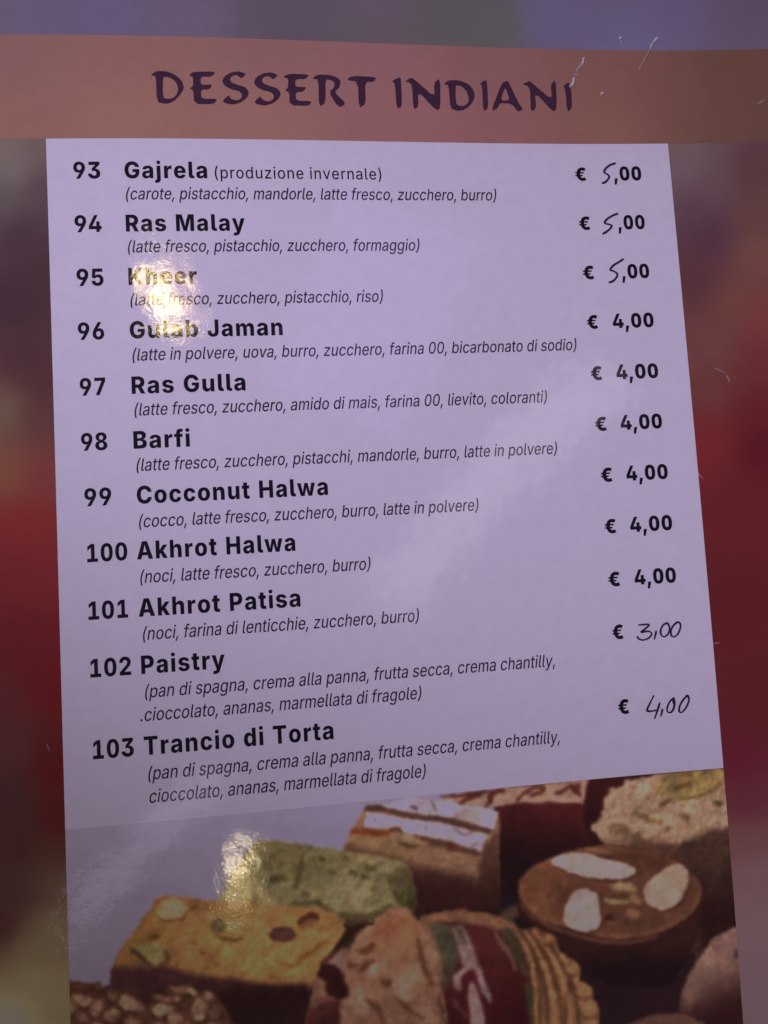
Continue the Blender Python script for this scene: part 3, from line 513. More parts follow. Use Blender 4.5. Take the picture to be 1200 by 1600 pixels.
        'i': (248, '74 0 74 546 174 546 174 0|124 632 108 634 92 640 79 650 68 663 62 677 59 693 62 709 68 724 79 737 92 747 108 753 124 755 141 753 157 747 171 737 181 724 188 709 190 693 188 677 181 663 171 650 157 640 141 634'),
        'l': (282, '205 -4 164 0 132 11 106 30 89 55 78 87 74 125 74 728 174 728 174 147 175 126 178 109 183 97 191 89 203 84 218 82 227 82 234 83 239 83 244 84 248 85 252 86 271 5 262 3 253 1 242 -1 230 -3 217 -3'),
        'm': (883, '74 0 74 546 170 546 172 421 164 421 173 450 185 475 200 496 217 514 236 529 257 541 279 549 301 554 325 555 362 551 394 539 421 519 443 491 459 458 470 419 457 419 465 446 478 471 493 492 512 511 533 527 557 539 582 548 609 554 637 555 668 553 697 546 724 535 748 518 769 498 786 472 799 442 806 408 809 368 809 0 709 0 709 361 706 395 695 422 678 442 656 456 631 464 604 467 582 465 562 460 544 452 528 441 515 428 505 412 497 394 492 374 491 352 491 0 392 0 392 368 389 396 379 420 363 440 342 455 318 464 290 467 270 465 251 460 233 453 216 442 202 427 190 410 181 390 176 367 174 341 174 0'),
        'n': (597, '174 325 174 0 74 0 74 546 169 546 170 413 159 413 177 458 201 493 229 520 261 538 297 549 338 553 373 550 406 542 435 530 461 512 482 489 500 461 513 428 520 390 523 347 523 0 423 0 423 336 420 373 409 405 392 431 368 450 339 461 305 465 281 463 259 458 238 449 219 436 204 420 191 401 181 379 176 353'),
        'o': (602, '301 -12 252 -8 208 4 168 24 133 50 104 83 80 122 63 167 52 216 49 270 52 324 63 374 80 419 104 458 133 491 168 518 208 537 252 549 301 553 349 549 394 537 434 518 469 491 498 458 522 419 540 374 550 324 554 270 550 216 540 167 522 122 498 83 469 50 434 24 394 4 349 -8|301 74 333 77 362 86 387 101 407 121 424 145 437 173 446 203 451 236 453 270 451 304 446 337 437 368 424 396 407 420 387 440 362 455 333 464 301 467 268 464 240 455 216 440 196 420 179 396 166 368 157 337 152 304 150 270 152 236 157 203 166 173 179 145 196 121 216 101 240 86 268 77'),
        'p': (616, '74 -204 74 546 171 546 171 458 180 458 187 469 196 482 207 496 220 510 236 524 255 536 278 545 306 551 338 553 381 549 420 538 456 519 488 493 515 461 538 422 554 378 564 327 567 272 564 216 554 165 538 121 516 82 489 49 457 23 421 4 381 -7 338 -11 307 -9 279 -4 256 6 237 18 220 31 207 46 196 60 187 73 180 85 174 85 174 -204|319 75 349 78 376 87 400 101 420 121 436 145 449 172 458 203 464 237 466 272 464 308 459 341 449 371 437 398 420 422 400 441 377 455 349 464 319 466 288 464 262 456 238 442 218 424 202 401 189 374 180 344 174 310 172 272 174 235 180 201 189 170 202 142 219 119 239 100 262 86 289 78'),
        'r': (383, '74 0 74 546 171 546 171 460 176 460 189 487 207 509 230 528 256 542 285 551 316 554 323 554 331 553 339 553 348 553 355 552 361 551 361 455 356 456 349 457 340 458 329 459 318 460 306 460 282 458 259 453 238 444 219 432 204 417 191 400 181 380 176 359 174 336 174 0'),
        's': (534, '266 -12 229 -10 194 -4 163 5 134 18 110 35 89 55 71 79 58 106 50 136 144 156 154 130 168 109 187 92 209 81 236 74 266 72 300 74 328 82 352 94 370 111 381 129 384 149 382 166 376 181 365 194 350 205 330 213 306 220 215 241 169 255 131 273 103 296 82 323 70 355 66 392 69 422 78 450 93 476 113 498 137 517 166 532 199 544 235 550 273 553 310 551 343 545 372 536 398 523 420 507 439 488 454 467 467 444 476 419 386 398 378 416 366 433 350 449 330 462 305 469 274 472 245 470 219 463 197 451 180 436 170 418 166 398 169 380 176 365 187 352 204 341 226 332 254 324 339 304 385 290 422 272 451 250 471 223 483 192 487 157 484 125 475 96 459 70 438 46 412 26 381 10 346 -2 308 -9'),
        't': (335, '300 546 300 463 10 463 10 546|90 676 190 676 190 145 192 124 196 107 204 95 216 86 232 81 252 79 258 79 265 80 273 81 282 82 290 83 297 85 315 3 305 0 293 -2 281 -4 269 -6 256 -7 244 -7 199 -3 161 10 131 31 108 59 95 95 90 137'),
        'u': (598, '260 -7 224 -4 192 3 163 16 137 34 115 57 97 85 85 118 77 156 74 199 74 546 174 546 174 210 177 173 188 141 206 115 229 96 258 85 292 81 317 83 339 88 359 97 378 110 393 126 406 145 416 168 421 193 423 221 423 546 523 546 523 0 428 0 427 133 438 133 420 88 396 52 368 26 335 8 299 -3'),
        'v': (570, '231 0 24 546 132 546 244 230 255 196 265 162 275 129 283 95 292 61 301 29 269 29 278 61 287 95 296 128 305 162 315 196 327 230 438 546 545 546 338 0'),
        'y': (570, '66 -197 91 -114 102 -117 120 -120 136 -122 152 -121 166 -117 179 -110 191 -99 201 -85 211 -67 219 -45 232 -3 24 546 132 546 244 230 255 196 265 162 274 128 282 95 291 61 300 29 268 29 277 62 286 95 295 129 304 162 314 196 326 230 439 546 546 546 308 -78 296 -106 282 -130 267 -151 251 -168 232 -183 211 -194 189 -202 164 -206 137 -208 121 -208 107 -206 94 -204 82 -202 73 -199'),
        'z': (556, '61 0 61 70 360 452 360 457 70 457 70 546 486 546 486 471 197 94 197 89 495 89 495 0'),
    },
}


# ------------------------------------------------------------------ outlines to flat filled meshes
def fill(contours):
    """triangulate closed outlines, keeping what a non-zero winding rule calls inside"""
    pts, edges = [], []
    for c in contours:
        s = len(pts)
        pts += [Vector(p) for p in c]
        edges += [(s + i, s + (i + 1) % len(c)) for i in range(len(c))]
    V, _, F, _, _, _ = delaunay_2d_cdt(pts, edges, [], 0, 1e-5)
    V = np.array([tuple(v) for v in V])
    F = np.array([f for f in F if len(f) == 3])
    cen = V[F].mean(1)
    w = np.zeros(len(F))
    for c in contours:
        a = np.array(c, float)
        b = np.roll(a, -1, 0)
        for (x0, y0), (x1, y1) in zip(a, b):
            side = (x1 - x0) * (cen[:, 1] - y0) - (cen[:, 0] - x0) * (y1 - y0)
            w += ((y0 <= cen[:, 1]) & (y1 > cen[:, 1]) & (side > 0)).astype(float)
            w -= ((y0 > cen[:, 1]) & (y1 <= cen[:, 1]) & (side < 0)).astype(float)
    F = F[np.abs(w) > 0.5]
    # same facing for every triangle (counter-clockwise in outline space)
    p = V[F]
    ar = (p[:, 1, 0] - p[:, 0, 0]) * (p[:, 2, 1] - p[:, 0, 1]) - (p[:, 2, 0] - p[:, 0, 0]) * (p[:, 1, 1] - p[:, 0, 1])
    F[ar < 0] = F[ar < 0][:, ::-1]
    return V, F


GLYPH = {}


def glyph(face, ch):
    k = (face, ch)
    if k not in GLYPH:
        adv, outline = FONT[face][ch]
        if outline:
            cs = []
            for s in outline.split('|'):
                a = [int(t) for t in s.split(' ')]
                cs.append([(a[i], a[i + 1]) for i in range(0, len(a), 2)])
            GLYPH[k] = (adv, *fill(cs))
        else:
            GLYPH[k] = (adv, None, None)
    return GLYPH[k]


def lettering(name, text, face, x0, x1, base_y, v, em, mat, parent, track=0, shear=0.0, h=0.06):
    """one run of printed text between two x positions of the photograph, on page line v"""
    u0 = float(to_uv(x0, base_y)[0])
    u1 = float(to_uv(x1, base_y)[0])
    vs, fs, pen, n = [], [], 0.0, 0
    for ch in text:
        adv, V, F = glyph(face, ch)
        if V is not None:
            vs.append(V + [pen, 0])
            fs.append(F + n)
            n += len(V)
        pen += adv + track
    V = np.concatenate(vs)
    F = np.concatenate(fs)
    x = V[:, 0] + shear * V[:, 1]
    y = V[:, 1] * em / 1000
    x = (x - x.min()) / (x.max() - x.min()) * (u1 - u0) + u0
    P = lift(x, v - y, np.full(len(x), h))
    return link_mesh(name, P, F, mat, parent)


def chaikin(p, k=1, closed=True):
    p = np.array(p, float)
    for _ in range(k):
        q = np.roll(p, -1, 0) if closed else p[1:]
        a = p if closed else p[:-1]
        r = np.empty((2 * len(a), 2))
        r[0::2] = a * 0.8 + q * 0.2
        r[1::2] = a * 0.2 + q * 0.8
        if not closed:
            r = np.concatenate([p[:1], r, p[-1:]])
        p = r
    return p


def traced(name, outlines, mat, parent, h, rounds=1):
    """filled outlines given at photograph positions, laid on the page"""
    V, F = fill([[tuple(q) for q in chaikin(c, rounds)] for c in outlines])
    u, v = to_uv(V[:, 0], V[:, 1])
    F = F[:, ::-1]
    return link_mesh(name, lift(u, v, np.full(len(u), h)), F, mat, parent)


# ------------------------------------------------------------------ the calligraphic title
def cr(pts, ox, oy, s):
    return [(ox + x * s, oy + y * s) for x, y in pts]


s1 = 1 / 6.0
s3 = 170 / 1200.0
ESS = [(985, 160), (940, 198), (905, 165), (865, 168), (835, 195), (845, 230), (900, 255), (975, 275), (1015, 320), (1000, 370), (950, 415),
       (870, 443), (790, 430), (765, 405), (825, 350), (840, 385), (900, 405), (945, 380), (950, 345), (920, 315), (840, 295), (785, 265),
       (762, 225), (780, 180), (840, 140), (920, 128), (970, 145)]
TITLE = [
    cr([(90, 170), (145, 125), (250, 130), (330, 165), (390, 225), (405, 285), (370, 350), (310, 410), (240, 437), (150, 418), (142, 180), (115, 170)], 220, 90, s1),
    cr([(205, 185), (208, 375), (250, 390), (310, 378), (345, 330), (350, 280), (325, 225), (285, 195), (240, 180)], 220, 90, s1),
    cr([(450, 170), (490, 133), (705, 132), (665, 180), (560, 180), (562, 258), (675, 252), (640, 300), (562, 302), (568, 388), (720, 385),
        (685, 438), (500, 436), (492, 302), (455, 297), (485, 268), (492, 262), (490, 180)], 220, 90, s1),
    cr(ESS, 220, 90, s1),
    cr(ESS, 220 + 49.7, 90 + 1.6, s1),
    cr([(250, 185), (305, 152), (500, 158), (465, 203), (368, 203), (368, 275), (475, 277), (440, 322), (370, 325), (375, 405), (530, 408),
        (488, 455), (315, 448), (312, 325), (268, 310), (300, 285), (303, 195)], 400, 90, s1),
    cr([(528, 200), (570, 160), (690, 162), (770, 190), (795, 230), (780, 280), (735, 325), (845, 432), (790, 467), (750, 440), (685, 325),
        (735, 275), (735, 235), (700, 210), (650, 205), (652, 425), (590, 465), (585, 205)], 400, 90, s1),
    cr([(845, 210), (900, 172), (1135, 183), (1100, 230), (1022, 228), (1028, 435), (965, 475), (955, 228)], 400, 90, s1),
    cr([(150, 195), (240, 145), (258, 170), (270, 470), (210, 497), (190, 210)], 590, 100, s3),
    cr([(300, 198), (360, 152), (400, 165), (630, 370), (620, 205), (690, 158), (692, 490), (645, 515), (445, 300), (450, 470), (395, 508),
        (380, 240), (345, 200)], 590, 100, s3),
    cr([(725, 225), (785, 178), (900, 180), (1000, 220), (1060, 290), (1072, 370), (1030, 450), (950, 510), (880, 518), (800, 490), (785, 235)], 590, 100, s3),
    cr([(858, 240), (862, 430), (890, 460), (950, 465), (1000, 430), (1005, 370), (980, 300), (930, 250), (900, 238)], 590, 100, s3),
    cr([(65, 215), (130, 175), (148, 200), (162, 490), (105, 525), (92, 240)], 740, 100, s3),
    cr([(190, 525), (310, 210), (370, 185), (390, 210), (500, 440), (548, 495), (490, 532), (420, 440), (290, 430), (265, 490)], 740, 100, s3),
    cr([(340, 270), (295, 405), (400, 400), (355, 275)], 740, 100, s3),
    cr([(530, 230), (605, 190), (640, 205), (865, 400), (848, 230), (905, 170), (918, 490), (875, 532), (675, 310), (690, 490), (630, 530),
        (622, 275), (580, 235)], 740, 100, s3),
    cr([(985, 240), (1050, 200), (1075, 280), (1085, 490), (1030, 530), (1012, 290)], 740, 100, s3),
]
tag(traced('title_lettering', TITLE, MAT['title'], band, 0.06), 'dark purple calligraphic title reading DESSERT INDIANI')

# ------------------------------------------------------------------ the price list
# number, its x range, name, its x range, baseline (photo), page line, descriptions, euro x range, printed price x range and text
LIST = [
    ('93', 115, 157, 'Gajrela', 195, 324, 279, 10.19, [('(carote, pistacchio, mandorle, latte fresco, zucchero, burro)', 197, 776, 313, 15.57)], 899, 916, (',00', 959.5, 1002.5), 281),
    ('94', 117, 159, 'Ras Malay', 197, 383, 362, 23.63, [('(latte fresco, pistacchio, zucchero, formaggio)', 200, 656, 393, 28.89)], 905, 922.5, (',00', 966, 1008), 358),
    ('95', 120, 162, 'Kheer', 201, 308, 445, 36.99, [('(latte fresco, zucchero, pistacchio, riso)', 204, 599, 475, 42.15)], 911, 928.5, (',00', 972, 1015), 435),
    ('96', 122, 163, 'Gulab Jaman', 203, 442, 527, 50.25, [('(latte in polvere, uova, burro, zucchero, farina 00, bicarbonato di sodio)', 207, 902, 556, 55.76)], 917.5, 934.5, ('4,00', 958, 1022), 512),
    ('97', 125, 165, 'Ras Gulla', 206, 384, 614, 63.84, [('(latte fresco, zucchero, amido di mais, farina 00, lievito, coloranti)', 210, 856, 639, 69.17)], 923.5, 941, ('4,00', 963.5, 1029), 591),
    ('98', 127, 168, 'Barfi', 209, 297, 701, 77.16, [('(latte fresco, zucchero, pistacchi, mandorle, burro, latte in polvere)', 213, 872, 722, 82.58)], 930, 948, ('4,00', 970, 1035), 669),
    ('99', 132, 174, 'Cocconut Halwa', 214, 513, 781, 90.42, [('(cocco, latte fresco, zucchero, burro, latte in polvere)', 217, 749, 811, 96.10)], 939, 957, ('4,00', 979, 1044), 749),
    ('100', 136, 199, 'Akhrot Halwa', 214, 462, 867, 103.65, [('(noci, latte fresco, zucchero, burro)', 219, 580, 900, 109.27)], 945, 963, ('4,00', 985, 1051), 830),
    ('101', 138, 200, 'Akhrot Patisa', 216.5, 470, 955, 117.14, [('(noci, farina di lenticchie, zucchero, burro)', 223, 656, 985, 122.64)], 950.5, 969, ('4,00', 992, 1057), 913),
    ('102', 141, 205, 'Paistry', 221, 352, 1049, 130.48, [('(pan di spagna, crema alla panna, frutta secca, crema chantilly,', 226, 869, 1066, 136.05),
                                                            ('.cioccolato, ananas, marmellata di fragole)', 219, 660, 1110, 141.38)], 957, 974.5, None, 998),
    ('103', 145, 209, 'Trancio di Torta', 225, 522, 1167, 149.15, [('(pan di spagna, crema alla panna, frutta secca, crema chantilly,', 231, 877, 1190, 154.84),
                                                                     ('cioccolato, ananas, marmellata di fragole)', 233, 667, 1234, 160.10)], 966, 983.5, None, 1115),
]
for num, n0, n1, dish, d0, d1, by, line, descs, e0, e1, price, pby in LIST:
    lettering('dish_number', num, 'bold', n0, n1, by, line, 5.85, MAT['bold'], panel, track=50)
    lettering('dish_name', dish, 'bold', d0, d1, by, line, 5.85, MAT['bold'], panel, track=50)
    if num == '93':
        lettering('dish_note', '(produzione invernale)', 'regular', 336, 596, 280, line, 4.15, MAT['bold'], panel, track=50)
    for text, t0, t1, tby, tv in descs:
        lettering('dish_description', text, 'regular', t0, t1, tby, tv, 4.15, MAT['thin'], panel, shear=0.21)
    lettering('euro_sign', '€', 'heavy', e0, e1, pby, line, 5.0, MAT['bold'], panel)
    if price:
        lettering('printed_price', price[0], 'heavy', price[1], price[2], pby, line, 5.35, MAT['bold'], panel, track=70)


def ribbon(pts, width, taper=0.25):
    """outline of one pen stroke"""
    p = chaikin(chaikin(pts, 1, False), 2, False)
    seg = np.hypot(*np.diff(p, axis=0).T)
    keep = np.concatenate([[True], seg > 1e-3])
    p = p[keep]
    t = np.gradient(p, axis=0)
    t /= np.linalg.norm(t, axis=1, keepdims=True)
    nrm = np.stack([-t[:, 1], t[:, 0]], 1)
    s = np.linspace(0, 1, len(p))
    w = width * (1 - taper * np.abs(2 * s - 1) ** 3) * (1 + 0.14 * np.sin(9 * s + 0.7 * len(p)) + 0.08 * np.sin(23 * s)) / 2
    return [p + nrm * w[:, None], p - nrm * w[:, None]]


def pen_price(name, strokes, width, label):
    quads = []
    for st in strokes:
        a, b = ribbon(st, width)
        for i in range(len(a) - 1):                         # each short piece of the stroke its own loop: winding stays non-zero
            q = [a[i], a[i + 1], b[i + 1], b[i]]
            ar = sum(q[k][0] * q[(k + 1) % 4][1] - q[(k + 1) % 4][0] * q[k][1] for k in range(4))
            quads.append([tuple(t) for t in (q if ar > 0 else q[::-1])])
    V, F = fill(quads)
    u, v = to_uv(V[:, 0], V[:, 1])
    o = link_mesh(name, lift(u, v, np.full(len(u), 0.07)), F[:, ::-1], MAT['pen'], panel)
    tag(o, label)
    return o


k7 = 1 / 6.0
k8 = 220 / 1200.0
FIVES = [[(612, 150), (560, 166), (518, 198), (497, 236), (535, 255), (553, 278), (540, 302), (512, 332), (482, 338)],
         [(634, 622), (585, 640), (530, 672), (500, 714), (560, 727), (578, 738), (555, 770), (520, 797), (487, 815)],
         [(686, 1048), (640, 1078), (590, 1106), (553, 1152), (595, 1163), (628, 1186), (625, 1215), (590, 1257), (545, 1270)]]
for st in FIVES:
    pen_price('handwritten_price', [cr(st, 860, 230, k7)], 3.3, 'thin figure 5 written by pen')
pen_price('handwritten_price', [cr(q, 900, 940, k8) for q in (
    [(530, 200), (635, 190), (582, 238), (545, 264), (622, 248), (650, 275), (620, 312), (570, 330), (535, 320), (518, 295)],
    [(683, 245), (676, 285), (666, 322)],
    [(778, 182), (742, 195), (718, 240), (722, 285), (750, 303), (785, 278), (800, 225), (782, 184), (764, 180)],
    [(868, 172), (828, 200), (804, 250), (812, 295), (840, 303), (874, 268), (893, 210), (882, 176), (850, 174)])], 2.9, 'price 3,00 written by pen')
pen_price('handwritten_price', [cr(q, 900, 940, k8) for q in (
    [(662, 798), (628, 868), (598, 930), (630, 936), (702, 922)],
    [(714, 858), (694, 925), (668, 998)],
    [(737, 912), (730, 945), (721, 978)],
    [(838, 818), (800, 845), (775, 900), (776, 940), (805, 948), (832, 915), (842, 865), (832, 818)],
    [(822, 840), (838, 880), (826, 915)],
    [(955, 798), (915, 830), (880, 890), (876, 940), (902, 946), (940, 900), (964, 840), (955, 798), (930, 806)])], 3.0, 'price 4,00 written by pen')


# ------------------------------------------------------------------ the photograph of sweets printed under the list
# It is ink on the page, so it is painted here in flat colour: every printed sweet gets its own flat patch of the print.
CX0, CY0, CX1, CY1 = 84, 1184, 1200, 1700
GX, GY = np.meshgrid(np.arange(CX0, CX1, 1.0), np.arange(CY0, CY1, 1.0))
INK = np.zeros(GX.shape + (3,))
IDS = np.zeros(GX.shape, int)


def vnoise(x, y, seed):
    xi, yi = np.floor(x).astype(int), np.floor(y).astype(int)
    fx, fy = x - xi, y - yi
    fx, fy = fx * fx * (3 - 2 * fx), fy * fy * (3 - 2 * fy)

    def h(a, b):
        n = (a * 374761393 + b * 668265263 + seed * 974711) & 0x7fffffff
        n = ((n ^ (n >> 13)) * 1274126177) & 0x7fffffff
        return ((n ^ (n >> 16)) & 0xffff) / 65535.0
    return (h(xi, yi) * (1 - fx) + h(xi + 1, yi) * fx) * (1 - fy) + (h(xi, yi + 1) * (1 - fx) + h(xi + 1, yi + 1) * fx) * fy


def fbm(x, y, scale, seed, octaves=4):
    s, a, t = 0.0, 1.0, 0.0
    for k in range(octaves):
        s = s + a * (vnoise(x / scale * 2 ** k, y / scale * 2 ** k, seed + 17 * k) - 0.5)
        t += a
        a *= 0.55
    return s / t * 2


def box_of(p, m):
    x0 = max(int(p[:, 0].min() - m - CX0), 0)
    x1 = min(int(p[:, 0].max() + m - CX0) + 2, GX.shape[1])
    y0 = max(int(p[:, 1].min() - m - CY0), 0)
    y1 = min(int(p[:, 1].max() + m - CY0) + 2, GX.shape[0])
    return slice(y0, max(y1, y0 + 1)), slice(x0, max(x1, x0 + 1))


def cover(pts, soft, rough=0.0, rscale=6.0, seed=1, rounds=1):
    p = chaikin(pts, rounds)
    sl = box_of(p, soft + rough + 2)
    x, y = GX[sl], GY[sl]
    if rough:
        x, y = x + rough * fbm(x, y, rscale, seed), y + rough * fbm(x, y, rscale, seed + 5)
    d = np.full(x.shape, 1e9)
    inside = np.zeros(x.shape, bool)
    q = np.roll(p, -1, 0)
    for (ax, ay), (bx, by) in zip(p, q):
        ex, ey = bx - ax, by - ay
        L2 = ex * ex + ey * ey
        if L2 < 1e-9:
            continue
        t = np.clip(((x - ax) * ex + (y - ay) * ey) / L2, 0, 1)
        d = np.minimum(d, (x - ax - t * ex) ** 2 + (y - ay - t * ey) ** 2)
        if ay != by:
            c = ((ay <= y) & (by > y)) | ((by <= y) & (ay > y))
            inside ^= c & (x < ax + (y - ay) * ex / (by - ay))
    d = np.sqrt(d)
    d[inside] *= -1
    return sl, np.clip(0.5 - d / max(soft, 0.3), 0, 1), d


def paint(pts, color, soft=1.6, alpha=1.0, grad=None, tex=None, rough=0.0, rscale=6.0, ident=None, edge=None, rounds=1, seed=1, within=None):
    """fill an outline with ink; grad = (x0, y0, x1, y1, colour at the far end); tex = list of (amount, scale, seed[, stretch x, y]);
    edge = (width, colour) printed rim"""
    sl, m, d = cover(pts, soft, rough, rscale, seed, rounds)
    x, y = GX[sl], GY[sl]
    col = np.broadcast_to(np.array(color, float), x.shape + (3,)).copy()
    if grad:
        x0, y0, x1, y1, c2 = grad
        ex, ey = x1 - x0, y1 - y0
        t = np.clip(((x - x0) * ex + (y - y0) * ey) / (ex * ex + ey * ey), 0, 1)
        t = (t * t * (3 - 2 * t))[..., None]
        col = col * (1 - t) + np.array(c2, float) * t
    if edge:
        w = np.exp(-np.maximum(-d, 0) / edge[0])[..., None] * 0.85
        col = col * (1 - w) + np.array(edge[1], float) * w
    for t in tex or []:
        am, sc, sd = t[:3]
        stx, sty = t[3:5] if len(t) > 3 else (1, 1)
        col *= (1 + am * fbm(x / stx, y / sty, sc, sd))[..., None]
    if within is not None:
        m = m * (IDS[sl] == within)
    a = (m * alpha)[..., None]
    INK[sl] = INK[sl] * (1 - a) + col * a
    if ident is not None:
        IDS[sl][m > 0.5] = ident


def oval(cx, cy, rx, ry, rot=0.0, n=26, wob=0.0, seed=3):
    t = np.linspace(0, 2 * math.pi, n, endpoint=False)
    r = 1 + wob * np.array([math.sin(2 * a + seed) * 0.5 + math.sin(3 * a + 2.3 * seed) * 0.5 for a in t])
    x, y = rx * r * np.cos(t), ry * r * np.sin(t)
    c, s = math.cos(math.radians(rot)), math.sin(math.radians(rot))
    return np.stack([cx + x * c - y * s, cy + x * s + y * c], 1)


def line(pts, width, color, soft=1.6, alpha=1.0, taper=0.6, within=None):
    a, b = ribbon(pts, width, taper)
    paint(np.concatenate([a, b[::-1]]), color, soft, alpha, rounds=0, within=within)


# ---- ground of the picture: lavender backdrop at the left, deep brown shade at the right
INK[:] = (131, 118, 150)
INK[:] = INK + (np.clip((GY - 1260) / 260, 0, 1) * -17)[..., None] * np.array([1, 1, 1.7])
INK *= (1 + 0.03 * fbm(GX, GY, 22, 4))[..., None]
paint([(640, 1400), (760, 1300), (785, 1220), (1000, 1195), (1230, 1180), (1230, 1720), (60, 1720), (60, 1548), (172, 1541), (480, 1500)],
      (34, 18, 19), soft=6, grad=(650, 1400, 1150, 1400, (44, 22, 24)), tex=[(0.14, 24, 8)])
line([(785, 1330), (792, 1390), (800, 1440)], 26, (30, 26, 30), soft=18, alpha=0.8)
line([(780, 1440), (800, 1425), (812, 1418)], 18, (92, 66, 48), soft=9, alpha=0.8)

paint([(480, 1450), (520, 1425), (660, 1395), (680, 1470), (560, 1500), (470, 1560)], (50, 30, 24), soft=6)

# ---- cherry slice (behind)
ident = 1
paint([(686, 1244), (780, 1231), (860, 1222), (921, 1213), (990, 1211), (975, 1240), (940, 1290), (920, 1320), (895, 1345), (850, 1372), (800, 1400),
       (779, 1400), (776, 1300), (778, 1262), (720, 1256)], (84, 28, 34), grad=(850, 1255, 840, 1345, (40, 19, 22)), tex=[(0.12, 14, 21)], ident=1, rounds=0)
paint([(912, 1214), (990, 1209), (976, 1238), (940, 1288), (925, 1312), (912, 1290), (911, 1250)], (68, 26, 28), grad=(940, 1215, 930, 1300, (48, 20, 24)), within=1)
paint([(684, 1246), (780, 1230), (860, 1220), (920, 1212), (911, 1255), (890, 1254), (850, 1250), (803, 1255), (761, 1262), (716, 1256)], (146, 114, 108),
      soft=2.2, tex=[(0.12, 9, 31)], within=1, rounds=0)
for st, w in (([(690, 1241), (715, 1243), (750, 1238), (772, 1236)], 6), ([(716, 1256), (728, 1249), (752, 1242)], 5), ([(757, 1262), (766, 1252), (768, 1240), (776, 1235), (790, 1236)], 8),
              ([(806, 1252), (818, 1240), (830, 1231), (852, 1229), (846, 1238), (828, 1243)], 6), ([(866, 1241), (880, 1236), (892, 1226)], 5),
              ([(893, 1226), (899, 1235), (908, 1244)], 8), ([(902, 1224), (906, 1234)], 5), ([(806, 1255), (850, 1256), (905, 1256)], 3)):
    line(st, w, (92, 34, 34), soft=2.4, alpha=0.9, within=1)
line([(812, 1252), (850, 1250), (900, 1251)], 6, (158, 128, 116), soft=4, alpha=0.7, within=1)

# ---- layered cream slice
paint([(567, 1265), (573, 1257), (600, 1258), (642, 1244), (679, 1252), (701, 1247), (718, 1258), (761, 1262), (779, 1268), (781, 1294), (779, 1330),
       (782, 1420), (640, 1420), (600, 1400), (560, 1345), (535, 1330), (547, 1299)], (128, 96, 78), grad=(660, 1345, 655, 1395, (60, 27, 31)),
      tex=[(0.10, 12, 41), (0.06, 4, 42)], ident=2, rounds=0)
paint([(536, 1331), (547, 1299), (560, 1300), (640, 1318), (640, 1345), (590, 1338)], (126, 100, 72), soft=6, tex=[(0.14, 10, 43)], within=2)
paint([(753, 1333), (760, 1318), (779, 1296), (780, 1340), (781, 1420), (740, 1420), (748, 1370)], (98, 62, 52), soft=9, grad=(765, 1330, 772, 1390, (62, 34, 27)), tex=[(0.15, 9, 44)], within=2)
paint([(536, 1331), (545, 1322), (575, 1332), (620, 1342), (650, 1352), (690, 1362), (745, 1378), (745, 1420), (600, 1420)], (64, 30, 30), soft=20, alpha=0.75, within=2)
WHITE = (150, 141, 168)
paint([(596, 1260), (612, 1254), (642, 1243), (679, 1251), (701, 1246), (718, 1257), (761, 1261), (779, 1267), (770, 1296), (752, 1293), (735, 1282),
       (702, 1276), (655, 1274), (630, 1268)], WHITE, soft=2.0, tex=[(0.06, 6, 45)], within=2, rounds=0)
paint([(718, 1262), (748, 1264), (752, 1290), (728, 1282), (705, 1273)], (128, 108, 118), soft=7, alpha=0.6, within=2)
line([(566, 1264), (590, 1262), (615, 1268), (650, 1276), (690, 1281), (722, 1288), (768, 1299)], 10, (88, 58, 54), soft=3, within=2)
line([(566, 1263), (585, 1259), (600, 1264)], 9, (74, 48, 46), soft=3, within=2)
line([(640, 1258), (652, 1265)], 6, (92, 76, 96), soft=3, within=2)
line([(670, 1251), (676, 1256), (682, 1270)], 3, (88, 72, 88), soft=2, within=2)
paint([(572, 1268), (586, 1270), (633, 1279), (662, 1283), (690, 1284), (722, 1294), (752, 1302), (761, 1302), (752, 1330), (730, 1323), (690, 1313), (645, 1304), (622, 1296),
       (610, 1293), (568, 1294), (570, 1280)], WHITE, soft=2.0, tex=[(0.07, 6, 46)], within=2, rounds=0)
for st in ([(578, 1274), (590, 1284)], [(650, 1286), (655, 1293)], [(708, 1294), (722, 1303), (738, 1302)], [(664, 1290), (668, 1300)], [(735, 1322), (745, 1318)]):
    line(st, 4, (104, 88, 106), soft=2.5, alpha=0.8, within=2)
line([(547, 1298), (570, 1299), (590, 1303), (608, 1300)], 9, (122, 62, 32), soft=3, within=2)
line([(608, 1297), (622, 1294), (630, 1302)], 7, (96, 58, 44), soft=3, within=2)
line([(645, 1306), (690, 1317), (720, 1325), (750, 1334)], 10, (98, 62, 52), soft=4, within=2)
line([(700, 1322), (716, 1327)], 10, (98, 50, 40), soft=4, within=2)
paint(oval(640, 1310, 17, 7, 22), (140, 118, 92), soft=3, within=2)
line([(622, 1316), (640, 1322), (655, 1320)], 4, (92, 66, 50), soft=3, within=2)
for (x, y) in ((700, 1338), (722, 1348), (702, 1352)):
    paint(oval(x, y, 3, 2), (148, 116, 108), soft=3, within=2)

